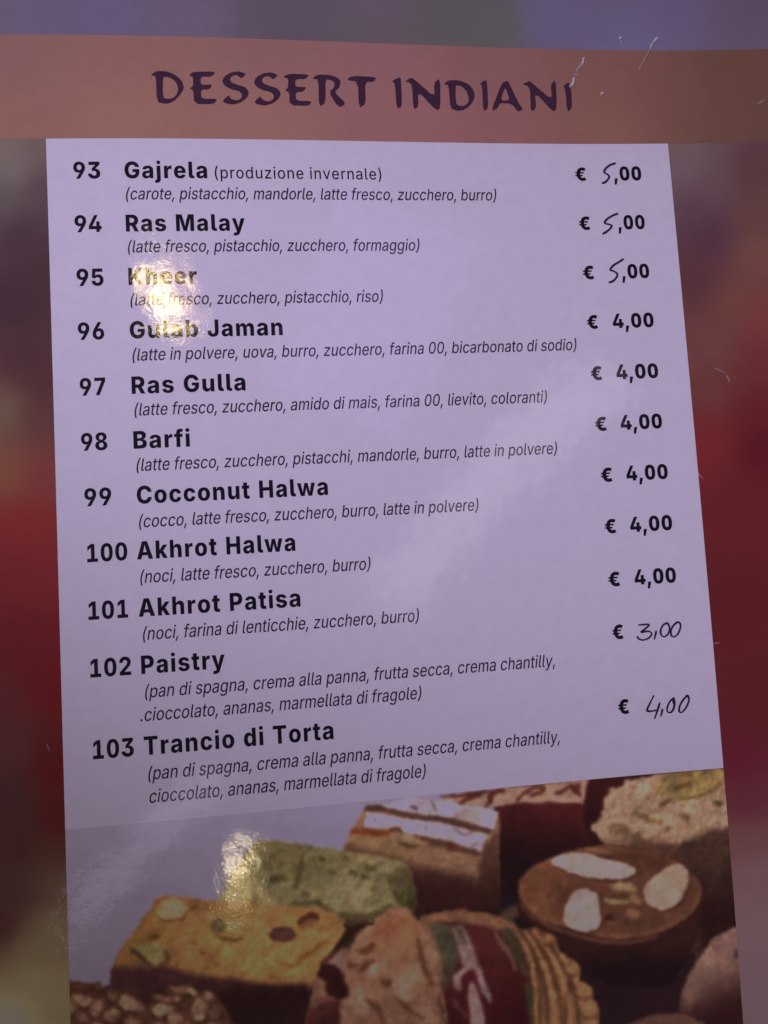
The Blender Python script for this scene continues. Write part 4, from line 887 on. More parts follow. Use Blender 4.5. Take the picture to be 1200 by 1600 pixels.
# ---- coconut sweet
paint([(945, 1246), (951, 1231), (965, 1230), (975, 1220), (989, 1215), (1040, 1208), (1240, 1184), (1240, 1560), (1110, 1560), (1060, 1440), (1000, 1360), (957, 1332), (938, 1313), (930, 1300), (924, 1294), (935, 1282), (940, 1262)],
      (146, 120, 106), soft=1.6, rough=5, rscale=7, grad=(1020, 1275, 1030, 1330, (92, 60, 50)), tex=[(0.14, 14, 51), (0.08, 6, 52)], ident=3, rounds=0)
paint([(1060, 1290), (1100, 1300), (1240, 1290), (1240, 1560), (1100, 1560), (1080, 1420), (1040, 1350)], (80, 54, 47), soft=30, grad=(1110, 1310, 1110, 1440, (46, 22, 22)), tex=[(0.1, 14, 53)], within=3)
paint([(1000, 1290), (1040, 1262), (1080, 1250), (1150, 1244), (1150, 1290), (1110, 1296), (1060, 1320), (1040, 1318), (1000, 1306)], (152, 124, 108), soft=9, rough=6, rscale=8,
      tex=[(0.22, 11, 54), (0.07, 5, 55)], alpha=0.9, within=3)
for st, w in (([(988, 1270), (1005, 1275), (1016, 1285), (1035, 1284)], 9), ([(1030, 1258), (1048, 1247), (1055, 1252)], 9), ([(1062, 1270), (1074, 1276), (1072, 1284)], 9),
              ([(950, 1300), (968, 1292), (984, 1300)], 16), ([(985, 1306), (1000, 1300)], 6), ([(984, 1226), (992, 1231)], 4), ([(1040, 1300), (1046, 1290)], 5)):
    line(st, w, (104, 80, 62), soft=6, alpha=0.75, within=3)
paint([(1021, 1239), (1030, 1216), (1062, 1204), (1128, 1196), (1150, 1196), (1150, 1218), (1131, 1224), (1109, 1241), (1062, 1251), (1036, 1246)], (132, 112, 72),
      soft=4, rough=4, rscale=8, tex=[(0.20, 11, 56), (0.1, 4, 57)], alpha=0.95, within=3)
for st in ([(1032, 1222), (1040, 1212)], [(1064, 1207), (1080, 1211)], [(1060, 1250), (1090, 1244), (1110, 1236), (1128, 1224)], [(1050, 1232), (1070, 1228), (1078, 1222)]):
    line(st, 5, (92, 74, 34), soft=4, alpha=0.8, within=3)
line([(1116, 1252), (1122, 1256), (1130, 1255)], 7, (92, 74, 42), soft=4, within=3)

# ---- round sweet with almond halves
paint([(808, 1392), (812, 1372), (830, 1352), (867, 1337), (905, 1324), (940, 1318), (1000, 1325), (1060, 1345), (1097, 1380), (1098, 1420), (1088, 1470), (1060, 1520), (1040, 1545),
       (960, 1540), (915, 1520), (870, 1470), (808, 1430)], (60, 29, 27), grad=(960, 1465, 965, 1530, (32, 15, 17)), tex=[(0.10, 14, 61)], ident=4, rounds=1)
TOP = [(809, 1391), (812, 1372), (830, 1354), (867, 1337), (905, 1325), (940, 1319), (985, 1325), (1030, 1333), (1065, 1346), (1092, 1368), (1097, 1392), (1088, 1420), (1062, 1442), (1020, 1460),
       (977, 1467), (935, 1464), (883, 1449), (850, 1440), (828, 1424), (814, 1408)]
paint(TOP, (112, 70, 50), soft=2, grad=(840, 1400, 1040, 1400, (98, 61, 48)), edge=(5, (132, 88, 68)), tex=[(0.10, 16, 62), (0.06, 5, 63)], within=4)
paint([(960, 1330), (1010, 1330), (1055, 1345), (1040, 1365), (990, 1350), (930, 1345)], (88, 52, 42), soft=14, alpha=0.8, within=4)
paint([(860, 1372), (940, 1380), (960, 1420), (1040, 1430), (1000, 1455), (930, 1450), (870, 1430)], (92, 56, 44), soft=24, alpha=0.7, within=4)
line([(812, 1412), (830, 1432), (856, 1446), (890, 1458), (935, 1470), (980, 1473), (1030, 1462)], 5, (142, 92, 68), soft=4, alpha=0.6, within=4)
line([(895, 1330), (920, 1334), (950, 1341), (958, 1338)], 4, (66, 32, 26), soft=2.5, within=4)
line([(915, 1327), (935, 1327), (955, 1334)], 4, (140, 102, 82), soft=3, alpha=0.7, within=4)
A1 = [(859, 1347), (868, 1338), (888, 1331), (915, 1331), (935, 1337), (961, 1345), (994, 1355), (990, 1366), (975, 1372), (955, 1374), (935, 1373), (918, 1371), (890, 1364), (872, 1355)]
A2 = [(897, 1393), (907, 1386), (917, 1388), (935, 1396), (937, 1420), (939, 1442), (930, 1452), (918, 1457), (900, 1455), (885, 1446), (879, 1438), (881, 1420), (888, 1405)]
A3 = [(1006, 1384), (1014, 1375), (1025, 1365), (1045, 1351), (1062, 1347), (1074, 1351), (1077, 1362), (1075, 1378), (1070, 1394), (1063, 1408), (1048, 1418), (1034, 1423), (1018, 1417), (1008, 1409), (1004, 1394)]
for A, c, sd in ((A1, (152, 134, 136), 64), (A2, (150, 126, 130), 65), (A3, (146, 122, 112), 66)):
    sh = np.array(A) + [1.5, 3.0]
    paint(sh, (58, 30, 24), soft=5, alpha=0.75, within=4)
    paint(A, c, soft=1.8, rough=1.5, rscale=6, edge=(3, tuple(v * 0.93 for v in c)), tex=[(0.05, 8, sd), (0.03, 3, sd + 9)], within=4)
paint([(952, 1382), (962, 1377), (985, 1378), (996, 1386), (994, 1392), (970, 1391), (955, 1390)], (132, 112, 84), soft=3, tex=[(0.15, 5, 67)], within=4)
line([(944, 1406), (965, 1409), (982, 1409)], 8, (140, 114, 82), soft=3, within=4)
line([(985, 1400), (992, 1405), (999, 1412)], 11, (124, 98, 72), soft=4, within=4)
line([(950, 1402), (968, 1399), (984, 1398)], 5, (84, 54, 34), soft=4, within=4)
paint(oval(988, 1427, 12, 8, 10), (128, 92, 70), soft=7, within=4)
paint(oval(952, 1436, 8, 7), (62, 32, 24), soft=6, within=4)
line([(946, 1441), (955, 1440), (962, 1444)], 4, (134, 98, 78), soft=3, alpha=0.8, within=4)
for x, y in ((880, 1376), (1000, 1345), (1040, 1430), (1005, 1444), (862, 1402)):
    line([(x, y), (x + 3, y + 6)], 3, (136, 96, 74), soft=3, alpha=0.5, within=4)

# ---- green sweet
GREEN = [(394, 1319), (405, 1314), (428, 1312), (479, 1320), (535, 1329), (590, 1336), (626, 1344), (636, 1350), (642, 1364), (649, 1392), (652, 1410), (646, 1424), (625, 1430), (583, 1440), (547, 1446),
         (524, 1432), (496, 1420), (419, 1416), (338, 1416), (344, 1402), (371, 1352)]
paint(GREEN, (99, 92, 62), soft=2.0, rough=2, rscale=6, grad=(450, 1330, 520, 1410, (117, 110, 78)), tex=[(0.10, 16, 71), (0.07, 5, 72)], ident=5, rounds=0)
paint([(394, 1320), (398, 1345), (404, 1380), (425, 1400), (430, 1418), (330, 1418), (344, 1402), (371, 1352)], (124, 112, 76), soft=8, tex=[(0.16, 9, 73)], within=5)  # left face inked paler, with the film's glare in its colour
paint([(628, 1346), (640, 1356), (650, 1392), (652, 1412), (646, 1424), (630, 1428), (622, 1410), (606, 1386), (610, 1362)], (92, 84, 54), soft=7, grad=(625, 1380, 640, 1422, (66, 60, 32)), tex=[(0.22, 8, 74)], within=5)
for st, w in (([(472, 1335), (470, 1350), (466, 1375), (460, 1388)], 9), ([(422, 1336), (428, 1342)], 9), ([(498, 1338), (506, 1344)], 7), ([(512, 1362), (524, 1362)], 7), ([(535, 1341), (545, 1342)], 6),
              ([(545, 1362), (558, 1366)], 8), ([(570, 1355), (588, 1356)], 10), ([(562, 1370), (576, 1372)], 6), ([(604, 1366), (610, 1380)], 5), ([(455, 1410), (480, 1412), (496, 1408), (505, 1416), (520, 1424)], 8),
              ([(578, 1386), (586, 1392)], 6), ([(470, 1396), (484, 1398)], 6), ([(412, 1374), (436, 1372), (452, 1372)], 9), ([(530, 1430), (560, 1436), (590, 1430), (612, 1414)], 14), ([(622, 1400), (628, 1410)], 10)):
    line(st, w, (72, 62, 34), soft=5, alpha=0.75, within=5)
line([(540, 1332), (580, 1338), (622, 1346), (634, 1352)], 5, (128, 112, 82), soft=4, alpha=0.7, within=5)
paint(oval(545, 1395, 45, 17, 4), (122, 114, 86), soft=20, alpha=0.6, within=5)

# ---- orange sweet with nuts
ORANGE = [(246, 1402), (252, 1398), (270, 1401), (295, 1401), (318, 1406), (340, 1408), (372, 1402), (410, 1413), (450, 1415), (495, 1418), (522, 1428), (536, 1440), (540, 1452), (526, 1476), (510, 1500), (492, 1525),
          (484, 1545), (476, 1600), (300, 1600), (166, 1560), (172, 1534), (173, 1514), (190, 1480), (225, 1430)]
paint(ORANGE, (134, 96, 56), soft=2, rough=1.5, rscale=6, grad=(300, 1440, 200, 1500, (112, 78, 46)), tex=[(0.09, 18, 81), (0.06, 6, 82)], ident=6, rounds=0)
paint([(340, 1408), (420, 1412), (500, 1420), (536, 1442), (520, 1480), (488, 1528), (400, 1530), (330, 1480)], (146, 106, 60), soft=40, alpha=0.6, tex=[(0.1, 9, 83)], within=6)
paint([(168, 1508), (180, 1512), (250, 1508), (275, 1512), (285, 1518), (310, 1524), (360, 1528), (430, 1538), (490, 1536), (490, 1620), (160, 1620)], (66, 36, 38), soft=12, grad=(300, 1525, 310, 1575, (42, 22, 22)), tex=[(0.07, 14, 84)], within=6)
paint(oval(268, 1420, 23, 17, -4, wob=0.08), (150, 122, 92), soft=3, tex=[(0.08, 9, 85)], within=6)
line([(246, 1432), (262, 1440), (285, 1436), (293, 1426)], 4, (92, 62, 36), soft=3, alpha=0.8, within=6)
paint(oval(312, 1412, 17, 10, 5), (128, 86, 56), soft=5, within=6)
line([(298, 1422), (306, 1415)], 4, (86, 56, 34), soft=3, within=6)
paint([(208, 1478), (226, 1474), (246, 1470), (256, 1478), (256, 1500), (242, 1508), (228, 1500)], (112, 104, 66), soft=5, tex=[(0.15, 7, 86)], within=6)
line([(204, 1482), (220, 1496), (236, 1508)], 5, (62, 44, 26), soft=4, within=6)
line([(230, 1466), (242, 1462), (250, 1462)], 6, (80, 56, 24), soft=4, within=6)
line([(257, 1484), (262, 1494), (262, 1504)], 6, (80, 60, 32), soft=4, within=6)
paint(oval(340, 1446, 14, 13), (90, 78, 50), soft=6, tex=[(0.2, 6, 87)], within=6)
paint(oval(366, 1449, 12, 9), (146, 112, 74), soft=5, within=6)
line([(336, 1461), (352, 1467), (366, 1470), (380, 1464)], 6, (88, 66, 34), soft=4, within=6)
paint(oval(328, 1430, 10, 6), (146, 110, 76), soft=5, within=6)
paint(oval(441, 1459, 21, 12, 4, wob=0.06), (82, 52, 48), soft=4, edge=(4, (62, 36, 30)), within=6)
paint([(462, 1440), (474, 1430), (486, 1424), (498, 1428), (498, 1438), (482, 1436), (468, 1446)], (76, 40, 26), soft=4, tex=[(0.2, 6, 88)], within=6)
paint(oval(480, 1444, 14, 8, -20), (120, 76, 50), soft=6, within=6)
for st in ([(412, 1490), (428, 1500), (452, 1510), (470, 1504)], [(465, 1500), (490, 1486), (512, 1468)], [(336, 1504), (344, 1512)], [(296, 1470), (306, 1474)], [(418, 1524), (440, 1530)], [(310, 1484), (320, 1490)]):
    line(st, 6, (98, 64, 32), soft=5, alpha=0.7, within=6)
for x, y in ((425, 1498), (470, 1516), (380, 1510), (356, 1488), (500, 1460), (398, 1440)):
    paint(oval(x, y, 12, 6, 10), (160, 120, 70), soft=8, alpha=0.6, within=6)

# ---- walnut pieces
def walnuts(pts, ident, lumps, sd):
    paint(pts, (78, 48, 38), soft=2, rough=3, rscale=6, tex=[(0.3, 7, sd)], ident=ident)
    for cx, cy, rx, ry, rot, c in lumps:
        paint(oval(cx, cy + 2.5, rx + 1, ry + 1, rot), (50, 26, 20), soft=7, alpha=0.6, within=ident)
        paint(oval(cx, cy, rx, ry, rot, wob=0.12, seed=cx), c, soft=5, edge=(5, tuple(v * 0.78 for v in c)), tex=[(0.26, 7, int(cx))], within=ident)


W1, W2, W3 = (128, 94, 78), (112, 78, 62), (144, 112, 94)
walnuts([(90, 1535), (111, 1531), (131, 1533), (140, 1538), (152, 1533), (165, 1545), (183, 1544), (200, 1551), (216, 1556), (226, 1566), (236, 1590), (240, 1720), (70, 1720), (70, 1540)], 7,
        [(122, 1540, 12, 7, 10, (92, 60, 44)), (150, 1541, 11, 6, 0, (92, 60, 46)), (128, 1562, 15, 10, 20, W1), (150, 1575, 12, 14, 40, W1), (203, 1568, 22, 12, 25, W1), (198, 1572, 10, 6, 25, W3), (176, 1556, 9, 8, 0, W2),
         (174, 1586, 14, 10, -10, W1), (178, 1582, 8, 6, 0, W3), (128, 1590, 14, 9, 30, W2), (206, 1598, 16, 10, 10, W2), (150, 1606, 16, 10, 0, W1), (110, 1572, 9, 14, 0, W2), (190, 1626, 22, 14, 0, W1), (120, 1640, 22, 14, 0, W2)], 91)
walnuts([(236, 1556), (248, 1552), (266, 1541), (280, 1538), (298, 1538), (310, 1548), (326, 1546), (338, 1556), (350, 1574), (362, 1592), (372, 1620), (380, 1720), (225, 1720), (228, 1590)], 8,
        [(252, 1559, 15, 6, 8, (132, 92, 78)), (284, 1545, 20, 7, 8, (128, 90, 74)), (300, 1548, 9, 6, 20, W3), (277, 1560, 6, 7, 0, W1), (252, 1577, 16, 10, -15, W3), (272, 1592, 12, 13, 40, W1), (312, 1572, 13, 16, 20, W1),
         (326, 1556, 10, 8, 30, W1), (311, 1588, 9, 6, 0, W3), (335, 1582, 9, 12, 10, W2), (290, 1606, 12, 9, 0, W2), (330, 1606, 16, 10, 0, W1), (248, 1604, 12, 9, 0, W2), (356, 1612, 10, 14, 0, W2), (300, 1632, 26, 12, 0, W1)], 92)

# ---- tart with striped fruit filling
TART = [(653, 1437), (660, 1430), (675, 1426), (692, 1423), (710, 1421), (725, 1419), (738, 1424), (758, 1424), (773, 1429), (790, 1436), (801, 1441), (812, 1450), (821, 1452), (832, 1451), (840, 1448), (846, 1454), (855, 1457), (869, 1463),
        (870, 1474), (873, 1485), (885, 1493), (897, 1501), (905, 1510), (907, 1520), (905, 1532), (916, 1535), (924, 1542), (927, 1552), (926, 1562), (932, 1566), (936, 1578), (936, 1600), (940, 1720), (705, 1720), (680, 1600), (672, 1575),
        (666, 1545), (660, 1510), (656, 1490), (640, 1462)]
paint(TART, (122, 84, 62), soft=2, grad=(800, 1440, 900, 1590, (134, 94, 62)), tex=[(0.08, 12, 111), (0.07, 4, 112)], ident=10, rounds=0)
for st in ([(812, 1452), (830, 1480), (846, 1520), (854, 1560), (856, 1620)], [(824, 1452), (846, 1482), (862, 1515), (874, 1555), (880, 1620)], [(842, 1452), (868, 1490), (888, 1522), (900, 1560), (906, 1620)], [(836, 1500), (842, 1540), (844, 1620)], [(890, 1530), (884, 1560), (884, 1620)]):
    line(st, 7, (78, 48, 32), soft=5, alpha=0.75, within=10)
for st in ([(818, 1452), (838, 1480), (854, 1516), (864, 1560), (867, 1620)], [(834, 1452), (858, 1486), (876, 1520), (887, 1556), (892, 1620)], [(818, 1470), (832, 1505), (838, 1545), (838, 1620)], [(864, 1468), (880, 1500), (896, 1518)]):
    line(st, 5, (158, 114, 80), soft=5, alpha=0.7, within=10)
for cx, cy, rx, ry in ((893, 1512, 12, 11), (912, 1548, 14, 11), (920, 1578, 14, 12), (926, 1602, 12, 12), (858, 1468, 10, 8)):
    paint(oval(cx, cy + 3, rx, ry), (74, 44, 28), soft=7, alpha=0.7, within=10)
    paint(oval(cx, cy, rx - 1, ry - 1), (146, 104, 68), soft=5, alpha=0.9, within=10)
FILL = [(672, 1448), (684, 1440), (712, 1440), (745, 1444), (775, 1452), (795, 1452), (808, 1466), (820, 1490), (828, 1520), (832, 1560), (832, 1720), (700, 1720), (700, 1590), (690, 1540), (682, 1490)]
paint(FILL, (92, 38, 38), soft=4, grad=(740, 1460, 790, 1600, (62, 18, 21)), tex=[(0.10, 14, 113)], within=10, rounds=2)
paint([(670, 1449), (680, 1440), (700, 1442), (708, 1460), (718, 1485), (716, 1505), (704, 1520), (700, 1545), (690, 1540), (682, 1500)], (84, 78, 60), soft=7, grad=(690, 1450, 695, 1540, (72, 64, 52)), tex=[(0.18, 10, 114)], within=10)
paint([(704, 1446), (722, 1444), (730, 1456), (738, 1478), (748, 1502), (756, 1530), (768, 1558), (766, 1568), (750, 1548), (736, 1520), (722, 1508), (716, 1490), (710, 1462)], (122, 98, 100), soft=5, tex=[(0.16, 8, 115)], within=10)
paint([(710, 1450), (720, 1448), (727, 1462), (728, 1478), (718, 1466)], (92, 82, 66), soft=5, within=10)
paint([(706, 1528), (712, 1518), (728, 1508), (738, 1508), (726, 1518), (718, 1530), (722, 1545), (712, 1548)], (130, 102, 104), soft=5, within=10)
paint([(722, 1526), (734, 1514), (742, 1516), (748, 1536), (752, 1560), (744, 1545), (738, 1532), (728, 1540)], (90, 28, 36), soft=5, within=10)
paint([(732, 1536), (738, 1532), (748, 1552), (756, 1580), (758, 1620), (758, 1720), (732, 1720), (736, 1600), (730, 1560)], (132, 102, 104), soft=5, tex=[(0.12, 8, 116)], within=10)
line([(706, 1560), (716, 1575), (730, 1590)], 6, (110, 60, 66), soft=5, alpha=0.7, within=10)
paint([(782, 1450), (798, 1450), (812, 1474), (822, 1500), (826, 1530), (816, 1520), (800, 1494), (786, 1470)], (74, 60, 44), soft=5, tex=[(0.14, 8, 117)], within=10)
line([(772, 1452), (780, 1470), (796, 1492), (806, 1516)], 6, (126, 88, 84), soft=4, alpha=0.8, within=10)
paint([(818, 1540), (826, 1530), (834, 1560), (836, 1720), (826, 1720), (828, 1600)], (70, 62, 38), soft=5, within=10)
line([(662, 1448), (674, 1462), (684, 1490), (690, 1530)], 8, (138, 100, 76), soft=5, alpha=0.6, within=10)
line([(660, 1440), (700, 1430), (750, 1432), (800, 1448)], 8, (134, 92, 76), soft=5, alpha=0.7, within=10)

# ---- flaky pastry with cranberries
paint([(553, 1457), (566, 1449), (580, 1444), (592, 1430), (608, 1418), (625, 1416), (638, 1417), (646, 1428), (654, 1438), (662, 1452), (673, 1464), (684, 1492), (682, 1520), (688, 1550), (694, 1590), (702, 1604),
       (710, 1720), (470, 1720), (476, 1600), (482, 1572), (492, 1524), (500, 1508), (520, 1488), (536, 1474)], (136, 98, 78), soft=2, rough=2, rscale=7,
      grad=(600, 1450, 590, 1620, (112, 78, 64)), tex=[(0.08, 26, 101), (0.03, 9, 102)], ident=9, rounds=0)
paint([(596, 1432), (640, 1424), (655, 1450), (655, 1490), (610, 1500), (575, 1480)], (142, 94, 66), soft=22, alpha=0.7, within=9)
paint(oval(600, 1455, 22, 10, -10), (126, 74, 54), soft=12, alpha=0.8, within=9)
for cx, cy, rx, ry, rot in ((640, 1520, 22, 14, -30), (585, 1512, 16, 10, -30), (560, 1560, 24, 20, 30), (672, 1575, 12, 9, 0), (666, 1590, 18, 8, 20), (628, 1545, 20, 12, 40), (668, 1490, 8, 20, 0)):
    paint(oval(cx, cy, rx, ry, rot), (152, 114, 98), soft=14, alpha=0.65, within=9)
for st, w in (([(562, 1487), (575, 1484), (584, 1474)], 10), ([(560, 1520), (570, 1508), (585, 1500)], 8), ([(652, 1466), (660, 1500), (668, 1525), (676, 1540)], 7), ([(594, 1530), (604, 1540), (612, 1530)], 8),
              ([(540, 1500), (548, 1508), (558, 1508)], 8), ([(620, 1560), (640, 1580), (664, 1592)], 6), ([(536, 1470), (545, 1480), (538, 1492)], 8), ([(690, 1550), (694, 1580), (704, 1600)], 14), ([(570, 1560), (590, 1575), (600, 1600)], 9)):
    line(st, w, (72, 38, 24), soft=7, alpha=0.65, within=9)
paint([(505, 1505), (528, 1488), (545, 1482), (545, 1502), (530, 1520), (512, 1518)], (118, 92, 84), soft=7, tex=[(0.12, 7, 103)], alpha=0.8, within=9)
paint([(542, 1470), (553, 1460), (554, 1472), (542, 1482), (536, 1480)], (64, 50, 38), soft=4, within=9)
line([(540, 1440), (556, 1444), (574, 1441), (548, 1462), (520, 1490), (500, 1506)], 8, (44, 24, 18), soft=7, alpha=0.85)
paint(oval(516, 1522, 24, 15, 35, wob=0.08), (56, 20, 22), soft=5, tex=[(0.15, 8, 104)], within=9)
paint(oval(526, 1545, 20, 16, 30), (54, 20, 21), soft=6, tex=[(0.15, 8, 105)], within=9)
paint([(484, 1570), (500, 1558), (518, 1554), (530, 1562), (532, 1590), (530, 1640), (476, 1640), (478, 1596)], (84, 42, 42), soft=5, grad=(500, 1560, 520, 1600, (62, 28, 28)), tex=[(0.18, 9, 106)], within=9)
line([(486, 1574), (502, 1562), (520, 1558)], 5, (126, 80, 80), soft=5, alpha=0.7, within=9)
paint(oval(491, 1541, 8, 7), (104, 70, 66), soft=5, within=9)

# ---- pale round sweets in the corner
paint([(1240, 1440), (1160, 1444), (1146, 1449), (1134, 1454), (1114, 1464), (1098, 1486), (1084, 1506), (1072, 1528), (1064, 1556), (1060, 1576), (1066, 1640), (1110, 1720), (1240, 1720)], (122, 92, 86), soft=2.5, rough=2, rscale=5,
      grad=(1120, 1500, 1150, 1585, (54, 22, 22)), tex=[(0.08, 14, 121), (0.05, 4, 122)], ident=11, rounds=0)
paint([(1062, 1540), (1080, 1510), (1100, 1520), (1090, 1560), (1070, 1580)], (112, 82, 74), soft=18, alpha=0.8, within=11)
line([(1150, 1484), (1152, 1498)], 6, (82, 48, 54), soft=4, within=11)
line([(1148, 1508), (1153, 1510)], 6, (98, 64, 66), soft=4, within=11)
paint([(975, 1604), (986, 1598), (1004, 1590), (1022, 1585), (1050, 1582), (1075, 1586), (1100, 1598), (1120, 1620), (1130, 1720), (930, 1720), (950, 1640)], (102, 68, 56), soft=3, tex=[(0.08, 10, 123)], ident=12)

SWEETS = {1: ('printed_cherry_slice', 'dark red slice topped with striped cream'), 2: ('printed_cream_slice', 'sponge slice with two white cream layers'),
          3: ('printed_coconut_sweet', 'shredded pale sweet with yellow nut on top'), 4: ('printed_almond_sweet', 'round brown sweet with three white almond halves'),
          5: ('printed_green_sweet', 'green pistachio block'), 6: ('printed_orange_sweet', 'orange brown block studded with nuts and raisin'),
          7: ('printed_walnut', 'walnut piece at the left edge of the picture'), 8: ('printed_walnut', 'walnut piece in front of the orange block'),
          9: ('printed_flaky_pastry', 'pinkish flaky pastry with dark cranberries'), 10: ('printed_fruit_tart', 'ridged tart with red, white and green striped filling'),
          11: ('printed_round_sweet', 'pale round sweet in the right corner'), 12: ('printed_round_sweet', 'tan round sweet at the bottom edge')}



def soften(a, s):
    """the print is a soft photograph: blur by s pixels"""
    r = int(3 * s) + 1
    k = np.exp(-0.5 * (np.arange(-r, r + 1) / s) ** 2)
    k /= k.sum()
    for ax_ in (0, 1):
        pad = [(0, 0)] * 3
        pad[ax_] = (r, r)
        b = np.pad(a, pad, mode='edge')
        a = sum(w * np.take(b, np.arange(i, i + a.shape[ax_]), axis=ax_) for i, w in enumerate(k))
    return a


wx = 2.5 * fbm(GX, GY, 7, 201)
wy = 2.5 * fbm(GX, GY, 7, 202)
sx = np.clip(GX - CX0 + wx, 0, GX.shape[1] - 1).astype(int)
sy = np.clip(GY - CY0 + wy, 0, GX.shape[0] - 1).astype(int)
warped = soften(INK[sy, sx], 1.9)
busy = np.clip((np.abs(soften(INK, 7.0) - soften(INK, 2.0)).mean(-1)) / 6.0, 0, 1)[..., None]      # more texture where the picture has detail
on_food = soften((IDS > 0).astype(float)[..., None], 2.0)
INK = warped * (1 + on_food * (0.04 * fbm(GX, GY, 5, 203)[..., None] + (0.05 + 0.08 * busy) * fbm(GX, GY, 11, 204)[..., None] + 0.09 * fbm(GX, GY, 30, 205)[..., None]))
INK = INK * (1 + on_food * 0.05 * np.stack([fbm(GX, GY, 16, 206 + c) for c in range(3)], -1))



def relief(s, seed, d=1.3):
    return fbm(GX - d, GY - d, s, seed, 3) - fbm(GX + d, GY + d, s, seed, 3)


CRUMB = {1: (.15, .1), 2: (.30, .2), 3: (.85, .5), 4: (.18, .1), 5: (.5, .45), 6: (.5, .4), 7: (.5, .7), 8: (.5, .7), 9: (.12, .35), 10: (.25, .35), 11: (.25, .2), 12: (.25, .2)}
fine = np.zeros(GX.shape)
bold_ = np.zeros(GX.shape)
for k, (f_, b_) in CRUMB.items():
    fine[IDS == k] = f_
    bold_[IDS == k] = b_
fine = soften(fine[..., None], 3.0)[..., 0]
bold_ = soften(bold_[..., None], 3.0)[..., 0]
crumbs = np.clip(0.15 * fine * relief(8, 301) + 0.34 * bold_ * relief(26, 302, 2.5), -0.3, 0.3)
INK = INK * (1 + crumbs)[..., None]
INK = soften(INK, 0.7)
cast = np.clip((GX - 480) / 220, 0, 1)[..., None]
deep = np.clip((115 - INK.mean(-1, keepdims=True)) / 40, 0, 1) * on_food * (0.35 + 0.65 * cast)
INK = INK * (1 - 0.07 * deep)                                        # dark inks dimmed, more to the right: a vignette put into the ink
INK = INK * (1 - on_food * (1 - ((1 - cast) * np.array([1.15, 1.06, 1.04]) + cast * np.array([1.05, 0.96, 0.91]))))      # warm cast, held lower to the right to offset strong light there

NU, NV = 830, 400
uu, vv = np.meshgrid(np.linspace(0, 160, NU), np.linspace(PHOTO_V + 0.01, PHOTO_END, NV))
px, py = to_px(uu, vv)
grey = INK.mean(-1, keepdims=True) * np.array([1.06, 0.98, 0.96])
INK = INK * (1 - 0.10 * on_food) + grey * 0.10 * on_food                 # the print has paled a little
fx = np.clip(px - CX0, 0, GX.shape[1] - 1.001)
fy = np.clip(py - CY0, 0, GX.shape[0] - 1.001)
ix, iy = fx.astype(int), fy.astype(int)
ax, ay = (fx - ix)[..., None], (fy - iy)[..., None]
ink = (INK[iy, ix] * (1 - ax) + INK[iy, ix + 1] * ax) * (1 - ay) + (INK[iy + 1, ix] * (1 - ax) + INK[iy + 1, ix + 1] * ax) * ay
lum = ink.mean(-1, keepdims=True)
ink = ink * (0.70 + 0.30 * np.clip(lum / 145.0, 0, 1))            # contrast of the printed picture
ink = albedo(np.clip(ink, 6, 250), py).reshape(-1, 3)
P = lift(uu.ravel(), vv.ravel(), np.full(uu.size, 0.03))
idx = np.arange(NU * NV).reshape(NV, NU)
Q = np.stack([idx[:-1, :-1], idx[1:, :-1], idx[1:, 1:], idx[:-1, 1:]], -1).reshape(-1, 4)
cell = IDS[iy, ix][:-1, :-1].ravel()


def photo_patch(name, faces, parent):
    used, inv = np.unique(faces.ravel(), return_inverse=True)
    o = link_mesh(name, P[used], inv.reshape(-1, 4), MAT['photo'], parent, smooth=True)
    set_colors(o, ink[used])
    return o


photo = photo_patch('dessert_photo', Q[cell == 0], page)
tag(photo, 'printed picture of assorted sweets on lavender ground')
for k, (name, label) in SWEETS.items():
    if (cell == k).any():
        tag(photo_patch(name, Q[cell == k], photo), label)

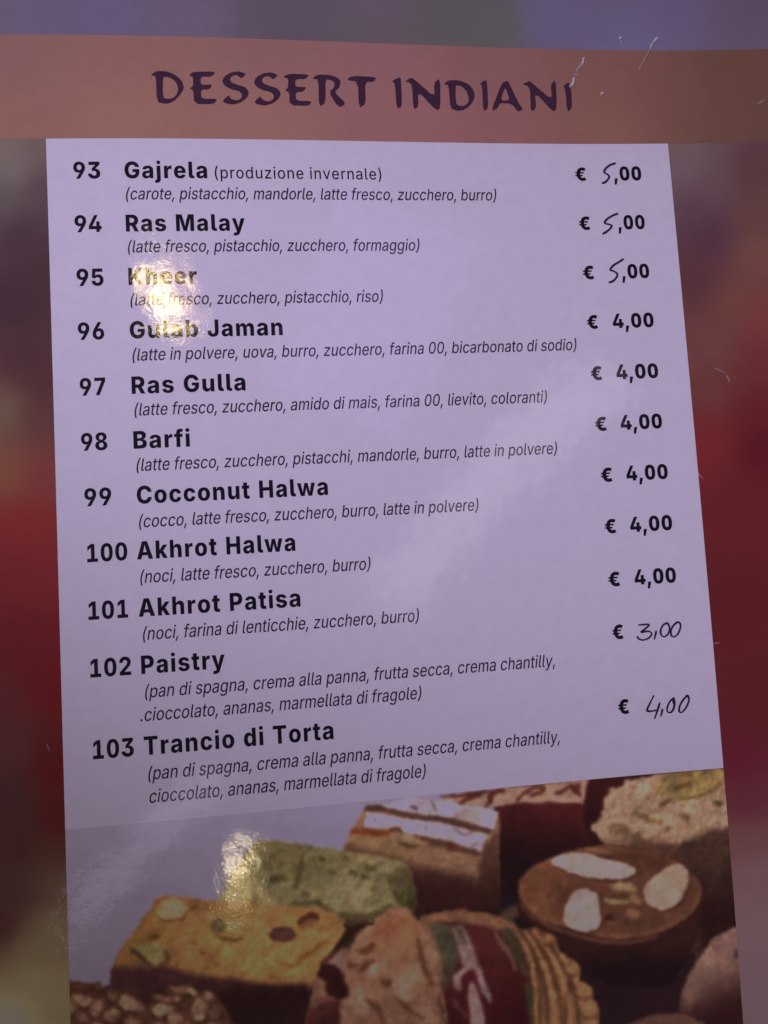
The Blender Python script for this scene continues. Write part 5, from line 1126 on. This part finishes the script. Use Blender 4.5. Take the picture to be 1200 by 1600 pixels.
# ------------------------------------------------------------------ creases and nicks of the plastic film, raised a fraction of a millimetre, their glints put into the colour
crease_mat = plain_mat('crease_glint_film', (0.85, 0.80, 0.80), 0.18, ior=1.8)  # pale base colour stands in for bright glints on the creases
faint_glint_mat = plain_mat('faint_glint_film', (0.80, 0.72, 0.72), 0.25, ior=1.6)  # thinner pale colour for the fainter glints
faint_glint_mat.node_tree.nodes['Principled BSDF'].inputs['Alpha'].default_value = 0.28
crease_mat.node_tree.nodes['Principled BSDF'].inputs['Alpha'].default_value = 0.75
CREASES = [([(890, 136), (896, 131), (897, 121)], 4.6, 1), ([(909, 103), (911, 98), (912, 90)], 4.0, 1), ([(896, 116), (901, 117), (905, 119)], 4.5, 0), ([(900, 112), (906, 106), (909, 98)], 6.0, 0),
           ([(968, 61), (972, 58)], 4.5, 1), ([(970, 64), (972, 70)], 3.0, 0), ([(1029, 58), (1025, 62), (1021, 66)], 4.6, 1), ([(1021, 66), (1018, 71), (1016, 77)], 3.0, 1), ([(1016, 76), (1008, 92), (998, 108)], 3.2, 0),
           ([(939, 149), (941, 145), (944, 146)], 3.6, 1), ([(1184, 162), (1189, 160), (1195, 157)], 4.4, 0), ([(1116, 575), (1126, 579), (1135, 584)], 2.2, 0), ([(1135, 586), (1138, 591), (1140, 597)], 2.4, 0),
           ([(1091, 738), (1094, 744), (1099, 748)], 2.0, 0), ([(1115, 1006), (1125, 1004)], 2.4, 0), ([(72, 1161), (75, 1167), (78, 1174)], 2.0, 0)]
for pts, w, bright in CREASES:
    p = chaikin(pts, 2, False) if len(pts) > 2 else np.array(pts, float)
    if len(p) < 5:
        p = np.stack([np.interp(np.linspace(0, len(p) - 1, 7), range(len(p)), p[:, k]) for k in (0, 1)], 1)
    t = np.gradient(p, axis=0)
    t /= np.linalg.norm(t, axis=1, keepdims=True)
    nr = np.stack([-t[:, 1], t[:, 0]], 1)
    s = np.linspace(0, 1, len(p))
    wd = w * np.sqrt(np.clip(1 - (2 * s - 1) ** 2, 0.04, 1)) * (1 + 0.25 * np.sin(s * 17))
    R = 7
    vs, fs = [], []
    for i in range(len(p)):
        for j in range(R):
            a = math.pi * j / (R - 1)
            q = p[i] + nr[i] * wd[i] / 2 * math.cos(a)
            u, v = to_uv(q[0], q[1])
            vs.append(lift(u, v, np.array(0.02 + 0.05 * w * math.sin(a) * wd[i] / w)))
    for i in range(len(p) - 1):
        for j in range(R - 1):
            fs.append((i * R + j, i * R + j + 1, (i + 1) * R + j + 1, (i + 1) * R + j))
    link_mesh('film_crease', vs, fs, crease_mat if bright else faint_glint_mat, sheet, smooth=True)
